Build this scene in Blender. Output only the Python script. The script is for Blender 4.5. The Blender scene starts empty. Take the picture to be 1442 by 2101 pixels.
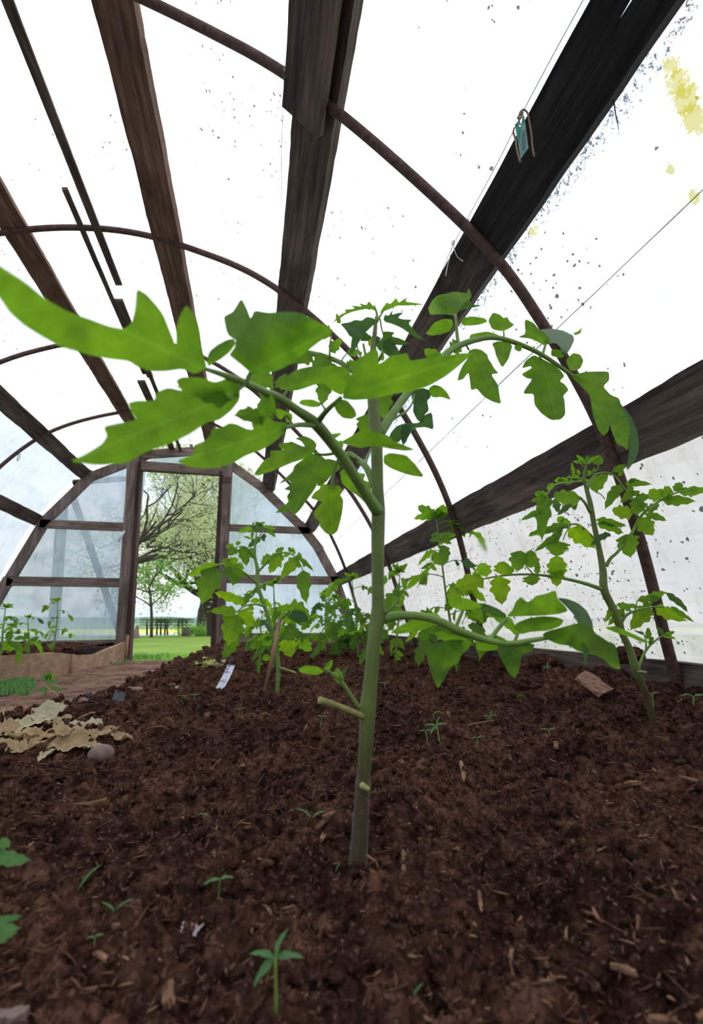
import bpy, math, random
import numpy as np
from mathutils import Vector, Matrix
from mathutils.geometry import delaunay_2d_cdt
SC = bpy.context.scene
COL = SC.collection
rnd = random.Random(7)
nr = np.random.RandomState(11)

# ------------------------------------------------------------------ camera
W, H, FPX = 1442.0, 2101.0, 940.0
PITCH = math.atan((1277 - 1050.5) / FPX)
YAW = math.atan((721 - 515) / (FPX / math.cos(PITCH)))
CAM = np.array([0.0, 0.0, 0.36])
FWD = np.array([math.sin(YAW) * math.cos(PITCH), math.cos(YAW) * math.cos(PITCH), math.sin(PITCH)])
RGT = np.array([math.cos(YAW), -math.sin(YAW), 0.0])
UPV = np.cross(RGT, FWD)
cd = bpy.data.cameras.new('camera')
cam = bpy.data.objects.new('camera', cd)
COL.objects.link(cam)
cd.sensor_fit = 'VERTICAL'
cd.sensor_height = 36.0
cd.lens = FPX * 36.0 / H
cd.clip_start = 0.01
cd.clip_end = 1000
R3 = Matrix((RGT, UPV, -FWD)).transposed()
cam.matrix_world = Matrix.Translation(CAM) @ R3.to_4x4()
cd.dof.use_dof = True
cd.dof.focus_distance = 0.95
cd.dof.aperture_fstop = 6.3
SC.camera = cam

# ------------------------------------------------------------------ view
SC.view_settings.view_transform = 'Standard'
SC.view_settings.look = 'None'
SC.view_settings.gamma = 1.0
SC.view_settings.use_curve_mapping = False
SC.view_settings.exposure = 0.35

# ------------------------------------------------------------------ world: bright overcast sky, brighter overhead
wd = bpy.data.worlds.new('world')
SC.world = wd
wd.use_nodes = True
nt = wd.node_tree
nt.nodes.clear()
def N(nt, t, **k):
    n = nt.nodes.new(t)
    for a, b in k.items():
        if a.startswith('i_'):
            n.inputs[a[2:].replace('_', ' ')].default_value = b
        else:
            setattr(n, a, b)
    return n
tc = N(nt, 'ShaderNodeTexCoord')
sep = N(nt, 'ShaderNodeSeparateXYZ')
nt.links.new(tc.outputs['Generated'], sep.inputs[0])
mr = N(nt, 'ShaderNodeMapRange')
mr.inputs['From Min'].default_value = 0.0
mr.inputs['From Max'].default_value = 0.8
mr.inputs['To Min'].default_value = 0.92
mr.inputs['To Max'].default_value = 1.6
nt.links.new(sep.outputs[2], mr.inputs['Value'])
no = N(nt, 'ShaderNodeTexNoise', i_Scale=3.2, i_Detail=4.0, i_Roughness=0.55)
nt.links.new(tc.outputs['Generated'], no.inputs['Vector'])
cr = N(nt, 'ShaderNodeValToRGB')
cr.color_ramp.elements[0].position = 0.38
cr.color_ramp.elements[0].color = (0.62, 0.76, 0.98, 1)
cr.color_ramp.elements[1].position = 0.56
cr.color_ramp.elements[1].color = (1.0, 1.0, 1.0, 1)
nt.links.new(no.outputs['Fac'], cr.inputs['Fac'])
bg = N(nt, 'ShaderNodeBackground')
nt.links.new(cr.outputs['Color'], bg.inputs['Color'])
nt.links.new(mr.outputs[0], bg.inputs['Strength'])
wo = N(nt, 'ShaderNodeOutputWorld')
nt.links.new(bg.outputs[0], wo.inputs[0])
sd = bpy.data.lights.new('sun', 'SUN')
sd.energy = 0.9
sd.angle = math.radians(35)
sd.color = (1.0, 0.97, 0.93)
sun = bpy.data.objects.new('sun', sd)
COL.objects.link(sun)
sun.rotation_euler = (math.radians(-28), math.radians(22), 0)

# ------------------------------------------------------------------ geometry of the view (points of the photo put at a real distance)
def ray(x, y):
    return FWD + RGT * ((x - W / 2) / FPX) - UPV * ((y - H / 2) / FPX)
def atY(x, y, Y):
    d = ray(x, y)
    return CAM + d * (Y / d[1])
def atX(x, y, X):
    d = ray(x, y)
    return CAM + d * (X / d[0])
def atZ(x, y, Z):
    d = ray(x, y)
    return CAM + d * ((Z - CAM[2]) / d[2])
def dep(p):
    return float((np.asarray(p) - CAM) @ FWD)

# ------------------------------------------------------------------ noise
def _h(ix, iy, s):
    n = (ix.astype(np.int64) * 374761393 + iy.astype(np.int64) * 668265263 + s * 1442695041) & 0xffffffff
    n = ((n ^ (n >> 13)) * 1274126177) & 0xffffffff
    n = (n ^ (n >> 16)) & 0xffffffff
    return n / 4294967295.0
def vn(x, y, s=0):
    x = np.asarray(x, float); y = np.asarray(y, float)
    ix = np.floor(x); iy = np.floor(y)
    fx = x - ix; fy = y - iy
    fx = fx * fx * (3 - 2 * fx); fy = fy * fy * (3 - 2 * fy)
    a = _h(ix, iy, s); b = _h(ix + 1, iy, s); c = _h(ix, iy + 1, s); d = _h(ix + 1, iy + 1, s)
    return (a + (b - a) * fx) * (1 - fy) + (c + (d - c) * fx) * fy - 0.5
def fbm(x, y, o=4, s=0):
    v = 0; a = 1.0
    for i in range(o):
        v = v + a * vn(x * 2 ** i + 7.3 * i, y * 2 ** i - 3.1 * i, s + i); a *= 0.55
    return v
def clod(x, y, s=0):
    ix = np.floor(x); iy = np.floor(y); best = np.zeros_like(np.asarray(x, float))
    for dx in (-1, 0, 1):
        for dy in (-1, 0, 1):
            cx = ix + dx; cy = iy + dy
            px = cx + _h(cx, cy, s); py = cy + _h(cx, cy, s + 5)
            r = 0.25 + 0.55 * _h(cx, cy, s + 9)
            k = 1 - ((x - px) ** 2 + (y - py) ** 2) / (r * r)
            best = np.maximum(best, np.where(k > 0, np.sqrt(np.maximum(k, 0)) * r, 0))
    return best
def sm(t):
    t = np.clip(t, 0, 1)
    return t * t * (3 - 2 * t)

# ------------------------------------------------------------------ mesh helpers
def tag(o, label=None, cat=None, group=None, kind=None):
    if label: o['label'] = label
    if cat: o['category'] = cat
    if group: o['group'] = group
    if kind: o['kind'] = kind
    return o
def thing(name, loc, label, cat, group=None):
    o = bpy.data.objects.new(name, None)
    o.empty_display_size = 0.05
    COL.objects.link(o)
    o.location = Vector([float(v) for v in loc])
    return tag(o, label, cat, group)
def root_loc(p):
    v = np.zeros(3)
    while p is not None:
        v += np.array(p.location); p = p.parent
    return v
class MB:
    def __init__(s):
        s.v = []; s.f = []; s.m = []; s.uv = []; s.n = 0
    def add(s, v, f, mat=0, uv=None):
        v = np.asarray(v, float).reshape(-1, 3)
        s.v.append(v)
        for q in f: s.f.append([int(i) + s.n for i in q])
        s.m += [mat] * len(f)
        s.uv.append(np.zeros((len(v), 2)) if uv is None else np.asarray(uv, float))
        s.n += len(v)
        return s
    def box(s, a, b, mat=0):
        (x0, y0, z0), (x1, y1, z1) = a, b
        v = [(x0, y0, z0), (x1, y0, z0), (x1, y1, z0), (x0, y1, z0), (x0, y0, z1), (x1, y0, z1), (x1, y1, z1), (x0, y1, z1)]
        return s.add(v, [(0, 3, 2, 1), (4, 5, 6, 7), (0, 1, 5, 4), (1, 2, 6, 5), (2, 3, 7, 6), (3, 0, 4, 7)], mat)
    def tube(s, pts, rad, seg=8, mat=0, res=None, cap=True, bump=0):
        P = np.asarray(pts, float)
        rr = np.asarray(rad, float) if np.ndim(rad) else np.full(len(P), float(rad))
        if res and len(P) > 2: P, rr = smooth(P, rr, res)
        T = np.gradient(P, axis=0)
        T /= np.linalg.norm(T, axis=1)[:, None] + 1e-12
        ref = np.array([0, 0, 1.0]) if abs(T[0][2]) < 0.9 else np.array([1.0, 0, 0])
        a = np.cross(T[0], ref); a /= np.linalg.norm(a)
        V = []; ang = np.arange(seg) / seg * 2 * math.pi
        for i in range(len(P)):
            a = a - T[i] * (a @ T[i]); a /= np.linalg.norm(a) + 1e-12
            b = np.cross(T[i], a)
            r = rr[i]
            if bump: r = r * (1 + bump * nr.uniform(-1, 1, seg))[:, None]
            V.append(P[i] + r * (np.cos(ang)[:, None] * a + np.sin(ang)[:, None] * b))
        F = []
        for i in range(len(P) - 1):
            for j in range(seg):
                k = (j + 1) % seg
                F.append((i * seg + j, i * seg + k, (i + 1) * seg + k, (i + 1) * seg + j))
        if cap:
            F.append(tuple(range(seg))[::-1])
            F.append(tuple((len(P) - 1) * seg + j for j in range(seg)))
        return s.add(np.concatenate(V), F, mat)
    def build(s, name, mats, parent=None, origin=None, smoothf=True):
        V = np.concatenate(s.v); UV = np.concatenate(s.uv)
        me = bpy.data.meshes.new(name)
        off = root_loc(parent) if parent else (np.zeros(3) if origin is None else np.asarray(origin, float))
        me.from_pydata((V - off).tolist(), [], s.f)
        mats = mats if isinstance(mats, (list, tuple)) else [mats]
        for m in mats: me.materials.append(m)
        me.polygons.foreach_set('material_index', s.m)
        me.polygons.foreach_set('use_smooth', [smoothf] * len(s.f))
        if UV.any():
            l = me.uv_layers.new(name='UVMap')
            vi = np.zeros(len(me.loops), int)
            me.loops.foreach_get('vertex_index', vi)
            l.data.foreach_set('uv', UV[vi].ravel())
        me.update()
        o = bpy.data.objects.new(name, me)
        COL.objects.link(o)
        if parent: o.parent = parent
        else: o.location = Vector([float(q) for q in off])
        return o
def smooth(P, rr, n):
    P = np.asarray(P, float)
    Q = np.vstack([2 * P[0] - P[1], P, 2 * P[-1] - P[-2]])
    out = []; ro = []
    for i in range(1, len(Q) - 2):
        p0, p1, p2, p3 = Q[i - 1:i + 3]
        for k in range(n):
            t = k / n
            out.append(0.5 * (2 * p1 + (p2 - p0) * t + (2 * p0 - 5 * p1 + 4 * p2 - p3) * t * t + (3 * p1 - p0 - 3 * p2 + p3) * t ** 3))
            ro.append(rr[i - 1] * (1 - t) + rr[i] * t)
    out.append(P[-1]); ro.append(rr[-1])
    return np.array(out), np.array(ro)

# ------------------------------------------------------------------ materials
def mat(name):
    m = bpy.data.materials.new(name)
    m.use_nodes = True
    m.node_tree.nodes.clear()
    return m, m.node_tree
def ramp(nt, fac, stops):
    r = N(nt, 'ShaderNodeValToRGB')
    e = r.color_ramp.elements
    while len(e) < len(stops): e.new(0.5)
    for i, (p, c) in enumerate(stops):
        e[i].position = p
        e[i].color = (c[0], c[1], c[2], 1) if len(c) == 3 else c
    nt.links.new(fac, r.inputs['Fac'])
    return r
def coords(nt, scale=(1, 1, 1)):
    t = N(nt, 'ShaderNodeTexCoord')
    mp = N(nt, 'ShaderNodeMapping')
    mp.inputs['Scale'].default_value = scale
    nt.links.new(t.outputs['Object'], mp.inputs['Vector'])
    return mp.outputs[0]
def noise(nt, vec, scale, detail=4, rough=0.6, dist=0):
    n = N(nt, 'ShaderNodeTexNoise', i_Scale=scale, i_Detail=detail, i_Roughness=rough, i_Distortion=dist)
    nt.links.new(vec, n.inputs['Vector'])
    return n.outputs['Fac']
def bump(nt, h, strength, dist, nrm=None):
    b = N(nt, 'ShaderNodeBump', i_Strength=strength, i_Distance=dist)
    nt.links.new(h, b.inputs['Height'])
    if nrm: nt.links.new(nrm, b.inputs['Normal'])
    return b.outputs[0]
def mixc(nt, f, a, b, mode='MIX'):
    m = N(nt, 'ShaderNodeMix', data_type='RGBA', blend_type=mode)
    for sock, v in ((m.inputs[0], f), (m.inputs[6], a), (m.inputs[7], b)):
        if isinstance(v, (int, float)): sock.default_value = v
        elif isinstance(v, tuple): sock.default_value = (v[0], v[1], v[2], 1)
        else: nt.links.new(v, sock)
    return m.outputs[2]
def math_(nt, op, a, b=0.0, clamp=False):
    m = N(nt, 'ShaderNodeMath', operation=op, use_clamp=clamp)
    for sock, v in ((m.inputs[0], a), (m.inputs[1], b)):
        if isinstance(v, (int, float)): sock.default_value = v
        else: nt.links.new(v, sock)
    return m.outputs[0]
def princ(nt, col, rough=0.8, nrm=None, spec=0.3, metal=0.0):
    p = N(nt, 'ShaderNodeBsdfPrincipled')
    if isinstance(col, tuple): p.inputs['Base Color'].default_value = (col[0], col[1], col[2], 1)
    else: nt.links.new(col, p.inputs['Base Color'])
    p.inputs['Roughness'].default_value = rough
    p.inputs['Specular IOR Level'].default_value = spec
    p.inputs['Metallic'].default_value = metal
    if nrm: nt.links.new(nrm, p.inputs['Normal'])
    o = N(nt, 'ShaderNodeOutputMaterial')
    nt.links.new(p.outputs[0], o.inputs[0])
    return p
def plain(name, col, rough=0.7, var=0.25, scale=40, b=0.3, bd=0.001, spec=0.3):
    m, t = mat(name)
    v = coords(t)
    n = noise(t, v, scale, 4)
    c = ramp(t, n, [(0.3, tuple(x * (1 - var) for x in col)), (0.7, tuple(min(1, x * (1 + var)) for x in col))])
    princ(t, c.outputs[0], rough, bump(t, n, b, bd), spec)
    return m
def wood(name, axis, dark, light, grain=22, stain=0.5, far_tone=None):
    m, t = mat(name)
    s = [1.0, 1.0, 1.0]; s[axis] = 0.06
    v = coords(t, tuple(s))
    g = noise(t, v, grain * 3, 6, 0.65, 0.4)
    v2 = coords(t, tuple(0.35 if i == axis else 1 for i in range(3)))
    st = noise(t, v2, 7, 5, 0.65, 0.6)
    fine = noise(t, v, 260, 3, 0.7)
    c = ramp(t, g, [(0.32, dark), (0.55, tuple((a + b) / 2 for a, b in zip(dark, light))), (0.75, light)])
    k = ramp(t, st, [(0.38, (1 - stain, 1 - stain, 1 - stain)), (0.6, (1, 1, 1))])
    c2 = mixc(t, 1.0, c.outputs[0], k.outputs[0], 'MULTIPLY')
    if far_tone:      # near-black tone at the near end, turning brown part way along the board
        tq_ = N(t, 'ShaderNodeTexCoord'); sq_ = N(t, 'ShaderNodeSeparateXYZ'); t.links.new(tq_.outputs['Object'], sq_.inputs[0])
        kk = ramp(t, math_(t, 'ADD', sq_.outputs[1], math_(t, 'MULTIPLY', st, 0.5)), [(0.10, (0, 0, 0)), (0.42, (1, 1, 1))])
        c3 = ramp(t, g, [(0.32, far_tone[0]), (0.75, far_tone[1])])
        c2 = mixc(t, kk.outputs[0], c2, mixc(t, 1.0, c3.outputs[0], k.outputs[0], 'MULTIPLY'))
    hh = math_(t, 'ADD', g, math_(t, 'MULTIPLY', fine, 0.5))
    princ(t, c2, 0.85, bump(t, hh, 0.7, 0.003), 0.2)
    return m
DK, LT = (0.05, 0.033, 0.028), (0.24, 0.175, 0.15)
M = {}
M['wood_y'] = wood('weathered_wood_y', 1, DK, LT)
M['wood_red'] = wood('reddish_wood_y', 1, (0.10, 0.052, 0.040), (0.36, 0.21, 0.155))
M['wood_black'] = wood('black_to_brown_wood_y', 1, (0.012, 0.010, 0.010), (0.06, 0.05, 0.05), stain=0.6, far_tone=((0.08, 0.055, 0.047), (0.30, 0.22, 0.19)))
M['wood_z'] = wood('weathered_wood_z', 2, (0.12, 0.085, 0.075), (0.36, 0.27, 0.24))
M['wood_x'] = wood('weathered_wood_x', 0, (0.12, 0.08, 0.068), (0.36, 0.27, 0.23))
M['wood_jamb'] = wood('dark_jamb_wood', 2, (0.03, 0.015, 0.014), (0.12, 0.065, 0.055))
M['wood_pale'] = wood('pale_slab_wood', 0, (0.36, 0.22, 0.14), (0.62, 0.42, 0.29), grain=8, stain=0.2)
M['wood_stick'] = wood('stick_wood', 2, (0.30, 0.16, 0.09), (0.55, 0.34, 0.22))
M['rust'] = plain('rusty_pipe', (0.085, 0.045, 0.038), 0.75, 0.5, 60, 0.4, 0.001)
M['bark'] = plain('bark', (0.11, 0.09, 0.075), 0.9, 0.5, 14, 1.0, 0.03)
M['bark_dark'] = plain('dark_bark', (0.06, 0.05, 0.042), 0.9, 0.4, 14, 1.0, 0.03)
M['wire'] = plain('wire', (0.10, 0.10, 0.10), 0.5)
M['twine'] = plain('twine', (0.26, 0.17, 0.13), 0.9, 0.5, 900, 0.6, 0.0006)
M['white_string'] = plain('white_string', (0.6, 0.6, 0.58), 0.8)
M['plastic_white'] = plain('white_plastic', (0.72, 0.72, 0.82), 0.4, 0.06, 60, 0.1)
M['ink'] = plain('ink', (0.05, 0.05, 0.09), 0.6)
M['green_plastic'] = plain('green_plastic', (0.05, 0.33, 0.24), 0.45, 0.15, 60)
M['stone'] = plain('stone', (0.20, 0.135, 0.115), 0.85, 0.3, 90, 0.5, 0.001)
M['black_plastic'] = plain('black_plastic', (0.02, 0.021, 0.028), 0.4, 0.5, 30, 0.5, 0.004, 0.6)
M['chip'] = plain('wood_chip', (0.21, 0.115, 0.07), 0.9, 0.6, 60, 0.6, 0.001, 0.05)
M['chip_dark'] = plain('dark_chip', (0.11, 0.055, 0.035), 0.95, 0.85, 45, 0.6, 0.001, 0.04)
M['onion'] = plain('onion_skin', (0.36, 0.29, 0.29), 0.6, 0.2, 80)

def leafmat(name, dif, tra, vein=0.5, mixf=0.55):
    m, t = mat(name)
    uv = N(t, 'ShaderNodeUVMap', uv_map='UVMap')
    sp = N(t, 'ShaderNodeSeparateXYZ')
    t.links.new(uv.outputs[0], sp.inputs[0])
    u, w = sp.outputs[0], sp.outputs[1]
    aw = math_(t, 'ABSOLUTE', w)
    mid = math_(t, 'LESS_THAN', aw, 0.012)
    ph = math_(t, 'FRACT', math_(t, 'MULTIPLY', math_(t, 'SUBTRACT', u, math_(t, 'MULTIPLY', aw, 0.9)), 8.0))
    d = math_(t, 'ABSOLUTE', math_(t, 'SUBTRACT', ph, 0.5))
    side = math_(t, 'LESS_THAN', d, 0.045)
    v = math_(t, 'MAXIMUM', mid, math_(t, 'MULTIPLY', side, 0.55))
    cs = coords(t)
    n = noise(t, cs, 60, 5, 0.6)
    n2 = noise(t, cs, 9, 2, 0.5)
    n3 = noise(t, cs, 700, 2, 0.5)
    sh = ramp(t, n, [(0.3, (0.78, 0.80, 0.8)), (0.7, (1.12, 1.08, 1.1))])
    sh2 = ramp(t, n2, [(0.3, (0.85, 0.9, 0.95)), (0.7, (1.12, 1.05, 0.95))])
    cell = N(t, 'ShaderNodeTexVoronoi', i_Scale=230.0, feature='DISTANCE_TO_EDGE')
    t.links.new(cs, cell.inputs['Vector'])
    ret = math_(t, 'LESS_THAN', cell.outputs['Distance'], 0.06)
    v = math_(t, 'MAXIMUM', v, math_(t, 'MULTIPLY', ret, 0.22))
    def colr(c, vc):
        a = mixc(t, math_(t, 'MULTIPLY', v, vein), c, vc)
        a = mixc(t, 1.0, a, sh.outputs[0], 'MULTIPLY')
        return mixc(t, 1.0, a, sh2.outputs[0], 'MULTIPLY')
    hgt = math_(t, 'ADD', math_(t, 'MULTIPLY', v, -0.8), math_(t, 'ADD', n, math_(t, 'MULTIPLY', n3, 0.5)))
    nb = bump(t, hgt, 0.35, 0.0015)
    D = N(t, 'ShaderNodeBsdfPrincipled')
    t.links.new(colr(dif, tuple(min(1, x * 1.8) for x in dif)), D.inputs['Base Color'])
    D.inputs['Roughness'].default_value = 0.6
    D.inputs['Specular IOR Level'].default_value = 0.14
    T = N(t, 'ShaderNodeBsdfTranslucent')
    t.links.new(colr(tra, tuple(min(1, x * 1.35 + 0.04) for x in tra)), T.inputs['Color'])
    t.links.new(nb, D.inputs['Normal'])
    mx = N(t, 'ShaderNodeMixShader')
    mx.inputs[0].default_value = mixf
    t.links.new(D.outputs[0], mx.inputs[1]); t.links.new(T.outputs[0], mx.inputs[2])
    o = N(t, 'ShaderNodeOutputMaterial')
    t.links.new(mx.outputs[0], o.inputs[0])
    return m
M['leaf'] = leafmat('tomato_leaf', (0.10, 0.20, 0.035), (0.25, 0.52, 0.02), mixf=0.6, vein=0.3)
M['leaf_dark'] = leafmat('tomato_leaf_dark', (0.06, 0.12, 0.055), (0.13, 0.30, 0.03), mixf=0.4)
M['leaf_lime'] = leafmat('tomato_leaf_lime', (0.13, 0.25, 0.03), (0.42, 0.74, 0.015), mixf=0.62)
M['leaf_seed'] = leafmat('seedling_leaf', (0.12, 0.26, 0.10), (0.2, 0.45, 0.08), mixf=0.35)
M['leaf_dry'] = leafmat('withered_leaf', (0.42, 0.29, 0.16), (0.38, 0.25, 0.11), vein=0.5, mixf=0.25)
M['leaf_dry2'] = leafmat('withered_pale_leaf', (0.48, 0.42, 0.27), (0.40, 0.34, 0.18), vein=0.5, mixf=0.25)
M['leaf_yel'] = leafmat('yellowed_leaf', (0.42, 0.45, 0.16), (0.4, 0.45, 0.1), vein=0.4, mixf=0.2)
def stemmat(name, c1, c2, zlo=None):
    m, t = mat(name)
    cs = coords(t)
    n = noise(t, cs, 45, 4)
    v = coords(t, (1, 1, 0.05))
    g = noise(t, v, 500, 3)
    c = ramp(t, n, [(0.3, c1), (0.7, c2)])
    col = c.outputs[0]
    if zlo is not None:
        tcn = N(t, 'ShaderNodeTexCoord'); s2 = N(t, 'ShaderNodeSeparateXYZ')
        t.links.new(tcn.outputs['Object'], s2.inputs[0])
        z = math_(t, 'ADD', s2.outputs[2], math_(t, 'MULTIPLY', n, 0.03))
        k = ramp(t, z, [(zlo, (1, 1, 1)), (zlo + 0.06, (0, 0, 0))])
        col = mixc(t, k.outputs[0], col, (0.06, 0.042, 0.016))
    p = princ(t, col, 0.5, bump(t, g, 0.35, 0.0008), 0.35)
    p.inputs['Sheen Weight'].default_value = 0.1
    p.inputs['Subsurface Weight'].default_value = 0.0
    p.inputs['Subsurface Radius'].default_value = (0.004, 0.006, 0.002)
    return m
M['stem'] = stemmat('tomato_stem', (0.09, 0.13, 0.022), (0.14, 0.185, 0.04), 0.08)
M['petiole'] = stemmat('tomato_petiole', (0.13, 0.23, 0.035), (0.21, 0.33, 0.07))
M['hair'] = plain('stem_hair', (0.75, 0.8, 0.7), 0.6)
M['stub'] = plain('cut_stub', (0.30, 0.28, 0.10), 0.6, 0.3, 80)

# clear polythene film: milky, dusty, flecked with mould
def film(name, milk, tint, dirt, algae=False, haze=(0.86, 0.86, 0.86), edge=None):
    m, t = mat(name)
    cs = coords(t)
    wr = noise(t, coords(t, (2.5, 0.7, 2.5)), 3, 4, 0.5, 0.3)
    streak = noise(t, coords(t, (6, 6, 0.7)), 4, 6, 0.7, 0.3)
    tr = N(t, 'ShaderNodeBsdfTransparent'); tr.inputs[0].default_value = (*tint, 1)
    hz = ramp(t, streak, [(0.30, tuple(min(1, h * 1.07) for h in haze)), (0.52, haze), (0.72, (haze[0] * 0.82, haze[1] * 0.79, haze[2] * 0.70))])
    tl = N(t, 'ShaderNodeBsdfTranslucent')
    t.links.new(hz.outputs[0], tl.inputs[0])
    df = N(t, 'ShaderNodeBsdfDiffuse')
    t.links.new(hz.outputs[0], df.inputs[0])
    bn = bump(t, wr, 0.35, 0.03)
    t.links.new(bn, tl.inputs['Normal'])
    a = N(t, 'ShaderNodeMixShader'); a.inputs[0].default_value = 0.22
    t.links.new(tl.outputs[0], a.inputs[1]); t.links.new(df.outputs[0], a.inputs[2])
    mk = ramp(t, wr, [(0.3, (milk - 0.12,) * 3), (0.7, (min(1, milk + 0.12),) * 3)])
    b = N(t, 'ShaderNodeMixShader')
    t.links.new(mk.outputs[0], b.inputs[0])
    t.links.new(tr.outputs[0], b.inputs[1]); t.links.new(a.outputs[0], b.inputs[2])
    last = b.outputs[0]
    # dark flecks
    out = None
    for sc_, th, mth, msc in dirt:
        vo = N(t, 'ShaderNodeTexVoronoi', i_Scale=sc_, i_Randomness=1.0)
        nz = N(t, 'ShaderNodeTexNoise', i_Scale=sc_ * 2, i_Detail=3.0)
        t.links.new(cs, nz.inputs['Vector'])
        ad = N(t, 'ShaderNodeVectorMath', operation='MULTIPLY_ADD')
        t.links.new(nz.outputs['Color'], ad.inputs[0]); ad.inputs[1].default_value = (0.6 / sc_,) * 3
        t.links.new(cs, ad.inputs[2])
        t.links.new(ad.outputs[0], vo.inputs['Vector'])
        s3 = N(t, 'ShaderNodeSeparateXYZ'); t.links.new(vo.outputs['Color'], s3.inputs[0])
        size = math_(t, 'MULTIPLY', math_(t, 'POWER', s3.outputs[0], 3.0), th)
        sp_ = math_(t, 'LESS_THAN', vo.outputs['Distance'], size)
        patch = math_(t, 'GREATER_THAN', noise(t, cs, msc, 4, 0.7), mth)
        sp_ = math_(t, 'MULTIPLY', sp_, patch)
        out = sp_ if out is None else math_(t, 'MAXIMUM', out, sp_)
    if edge:
        se = N(t, 'ShaderNodeSeparateXYZ'); t.links.new(cs, se.inputs[0])
        da = math_(t, 'ABSOLUTE', math_(t, 'SUBTRACT', se.outputs[0], edge[0])); dz = math_(t, 'ABSOLUTE', math_(t, 'SUBTRACT', se.outputs[2], edge[1]))
        fa = math_(t, 'SUBTRACT', 1.0, math_(t, 'DIVIDE', math_(t, 'ADD', da, dz), edge[2] * 2), True)
        out = math_(t, 'MAXIMUM', out, math_(t, 'GREATER_THAN', math_(t, 'ADD', noise(t, cs, 95, 5, .85, .5), math_(t, 'MULTIPLY', fa, .27)), .79))
    dd = N(t, 'ShaderNodeBsdfDiffuse'); dd.inputs[0].default_value = (0.06, 0.045, 0.04, 1)
    c = N(t, 'ShaderNodeMixShader')
    t.links.new(math_(t, 'MULTIPLY', out, 0.85), c.inputs[0]); t.links.new(last, c.inputs[1]); t.links.new(dd.outputs[0], c.inputs[2])
    last = c.outputs[0]
    if algae:
        for (px, py, pz), rad, th in algae:
            vm = N(t, 'ShaderNodeVectorMath', operation='SUBTRACT')
            t.links.new(cs, vm.inputs[0]); vm.inputs[1].default_value = (px, py, pz)
            vs = N(t, 'ShaderNodeVectorMath', operation='MULTIPLY')
            t.links.new(vm.outputs[0], vs.inputs[0]); vs.inputs[1].default_value = tuple(1 / r for r in rad)
            ln = N(t, 'ShaderNodeVectorMath', operation='LENGTH'); t.links.new(vs.outputs[0], ln.inputs[0])
            fall = math_(t, 'SUBTRACT', 1.0, ln.outputs['Value'], True)
            al = math_(t, 'GREATER_THAN', math_(t, 'ADD', noise(t, cs, 120, 5, 0.8), math_(t, 'MULTIPLY', fall, 0.55)), th)
            al = math_(t, 'MULTIPLY', al, math_(t, 'GREATER_THAN', fall, 0.02))
            ag = N(t, 'ShaderNodeBsdfTranslucent'); ag.inputs[0].default_value = (0.44, 0.38, 0.03, 1)
            e = N(t, 'ShaderNodeMixShader')
            t.links.new(math_(t, 'MULTIPLY', al, 0.75), e.inputs[0]); t.links.new(last, e.inputs[1]); t.links.new(ag.outputs[0], e.inputs[2])
            last = e.outputs[0]
    o = N(t, 'ShaderNodeOutputMaterial')
    t.links.new(last, o.inputs[0])
    return m

# ------------------------------------------------------------------ the tunnel's cross section (x, z)
S = np.array([(-2.30, .0), (-2.24, .3), (-2.1, .714), (-1.9, 1.238), (-1.548, 1.72), (-1.074, 1.976), (-.65, 2.04), (-.269, 1.93),
              (.077, 1.70), (.478, 1.321), (.654, 1.105), (.83, .793), (.954, .439), (1.027, .208), (1.07, .0)])
SS, _ = smooth(np.column_stack([S[:, 0], 0 * S[:, 0], S[:, 1]]), np.zeros(len(S)), 6)
SS = SS[:, [0, 2]]
ST = np.gradient(SS, axis=0); ST /= np.linalg.norm(ST, axis=1)[:, None]
SN = np.column_stack([-ST[:, 1], ST[:, 0]])           # outward normal
def hit(px, py):
    d = ray(px, py)
    for a, b in zip(S[:-1], S[1:]):
        e = b - a
        try: t, s = np.linalg.solve(np.array([[d[0], -e[0]], [d[2], -e[1]]]), np.array([a[0] - CAM[0], a[1] - CAM[2]]))
        except np.linalg.LinAlgError: continue
        if t > 0 and -1e-6 <= s <= 1 + 1e-6: return CAM + d * t
def onfilm(px, py):
    h_ = hit(px, py); i_ = int(np.argmin(np.abs(SS - [h_[0], h_[2]]).sum(1))); d = ray(px, py); d = d / np.linalg.norm(d)
    c = max(.3, float(d[0] * SN[i_][0] + d[2] * SN[i_][1]))
    return tuple(h_ + d * (.05 / c))
YEND = 4.5
M['film_roof'] = film('roof_film', 0.56, (0.95, 0.955, 0.96), [(34, 0.19, 0.52, 1.5), (80, 0.34, 0.57, 3)],
                      algae=[(onfilm(1368, 140), (.032, .024, .032), .74), (onfilm(1385, 175), (.034, .026, .034), .68), (onfilm(1402, 205), (.034, .026, .036), .66), (onfilm(1420, 245), (.034, .024, .034), .68), (onfilm(1375, 348), (.02, .015, .02), .80), (onfilm(1425, 405), (.03, .02, .03), .82), (onfilm(1090, 475), (.03, .03, .03), .84)], edge=(.603, 1.262, .05))
M['film_wall'] = film('side_wall_film', 0.93, (0.93, 0.93, 0.92), [(48, 0.30, 0.44, 4), (110, 0.42, 0.46, 3), (24, 0.17, 0.46, 5)], haze=(0.67, 0.625, 0.63))
M['film_left'] = film('left_slope_film', 0.72, (0.9, 0.93, 0.97), [(30, 0.1, 0.6, 3)], haze=(0.64, 0.70, 0.80))
M['film_end'] = film('end_wall_film', 0.80, (0.84, 0.88, 0.93), [(30, 0.1, 0.6, 3)], haze=(0.56, 0.64, 0.77))
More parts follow.
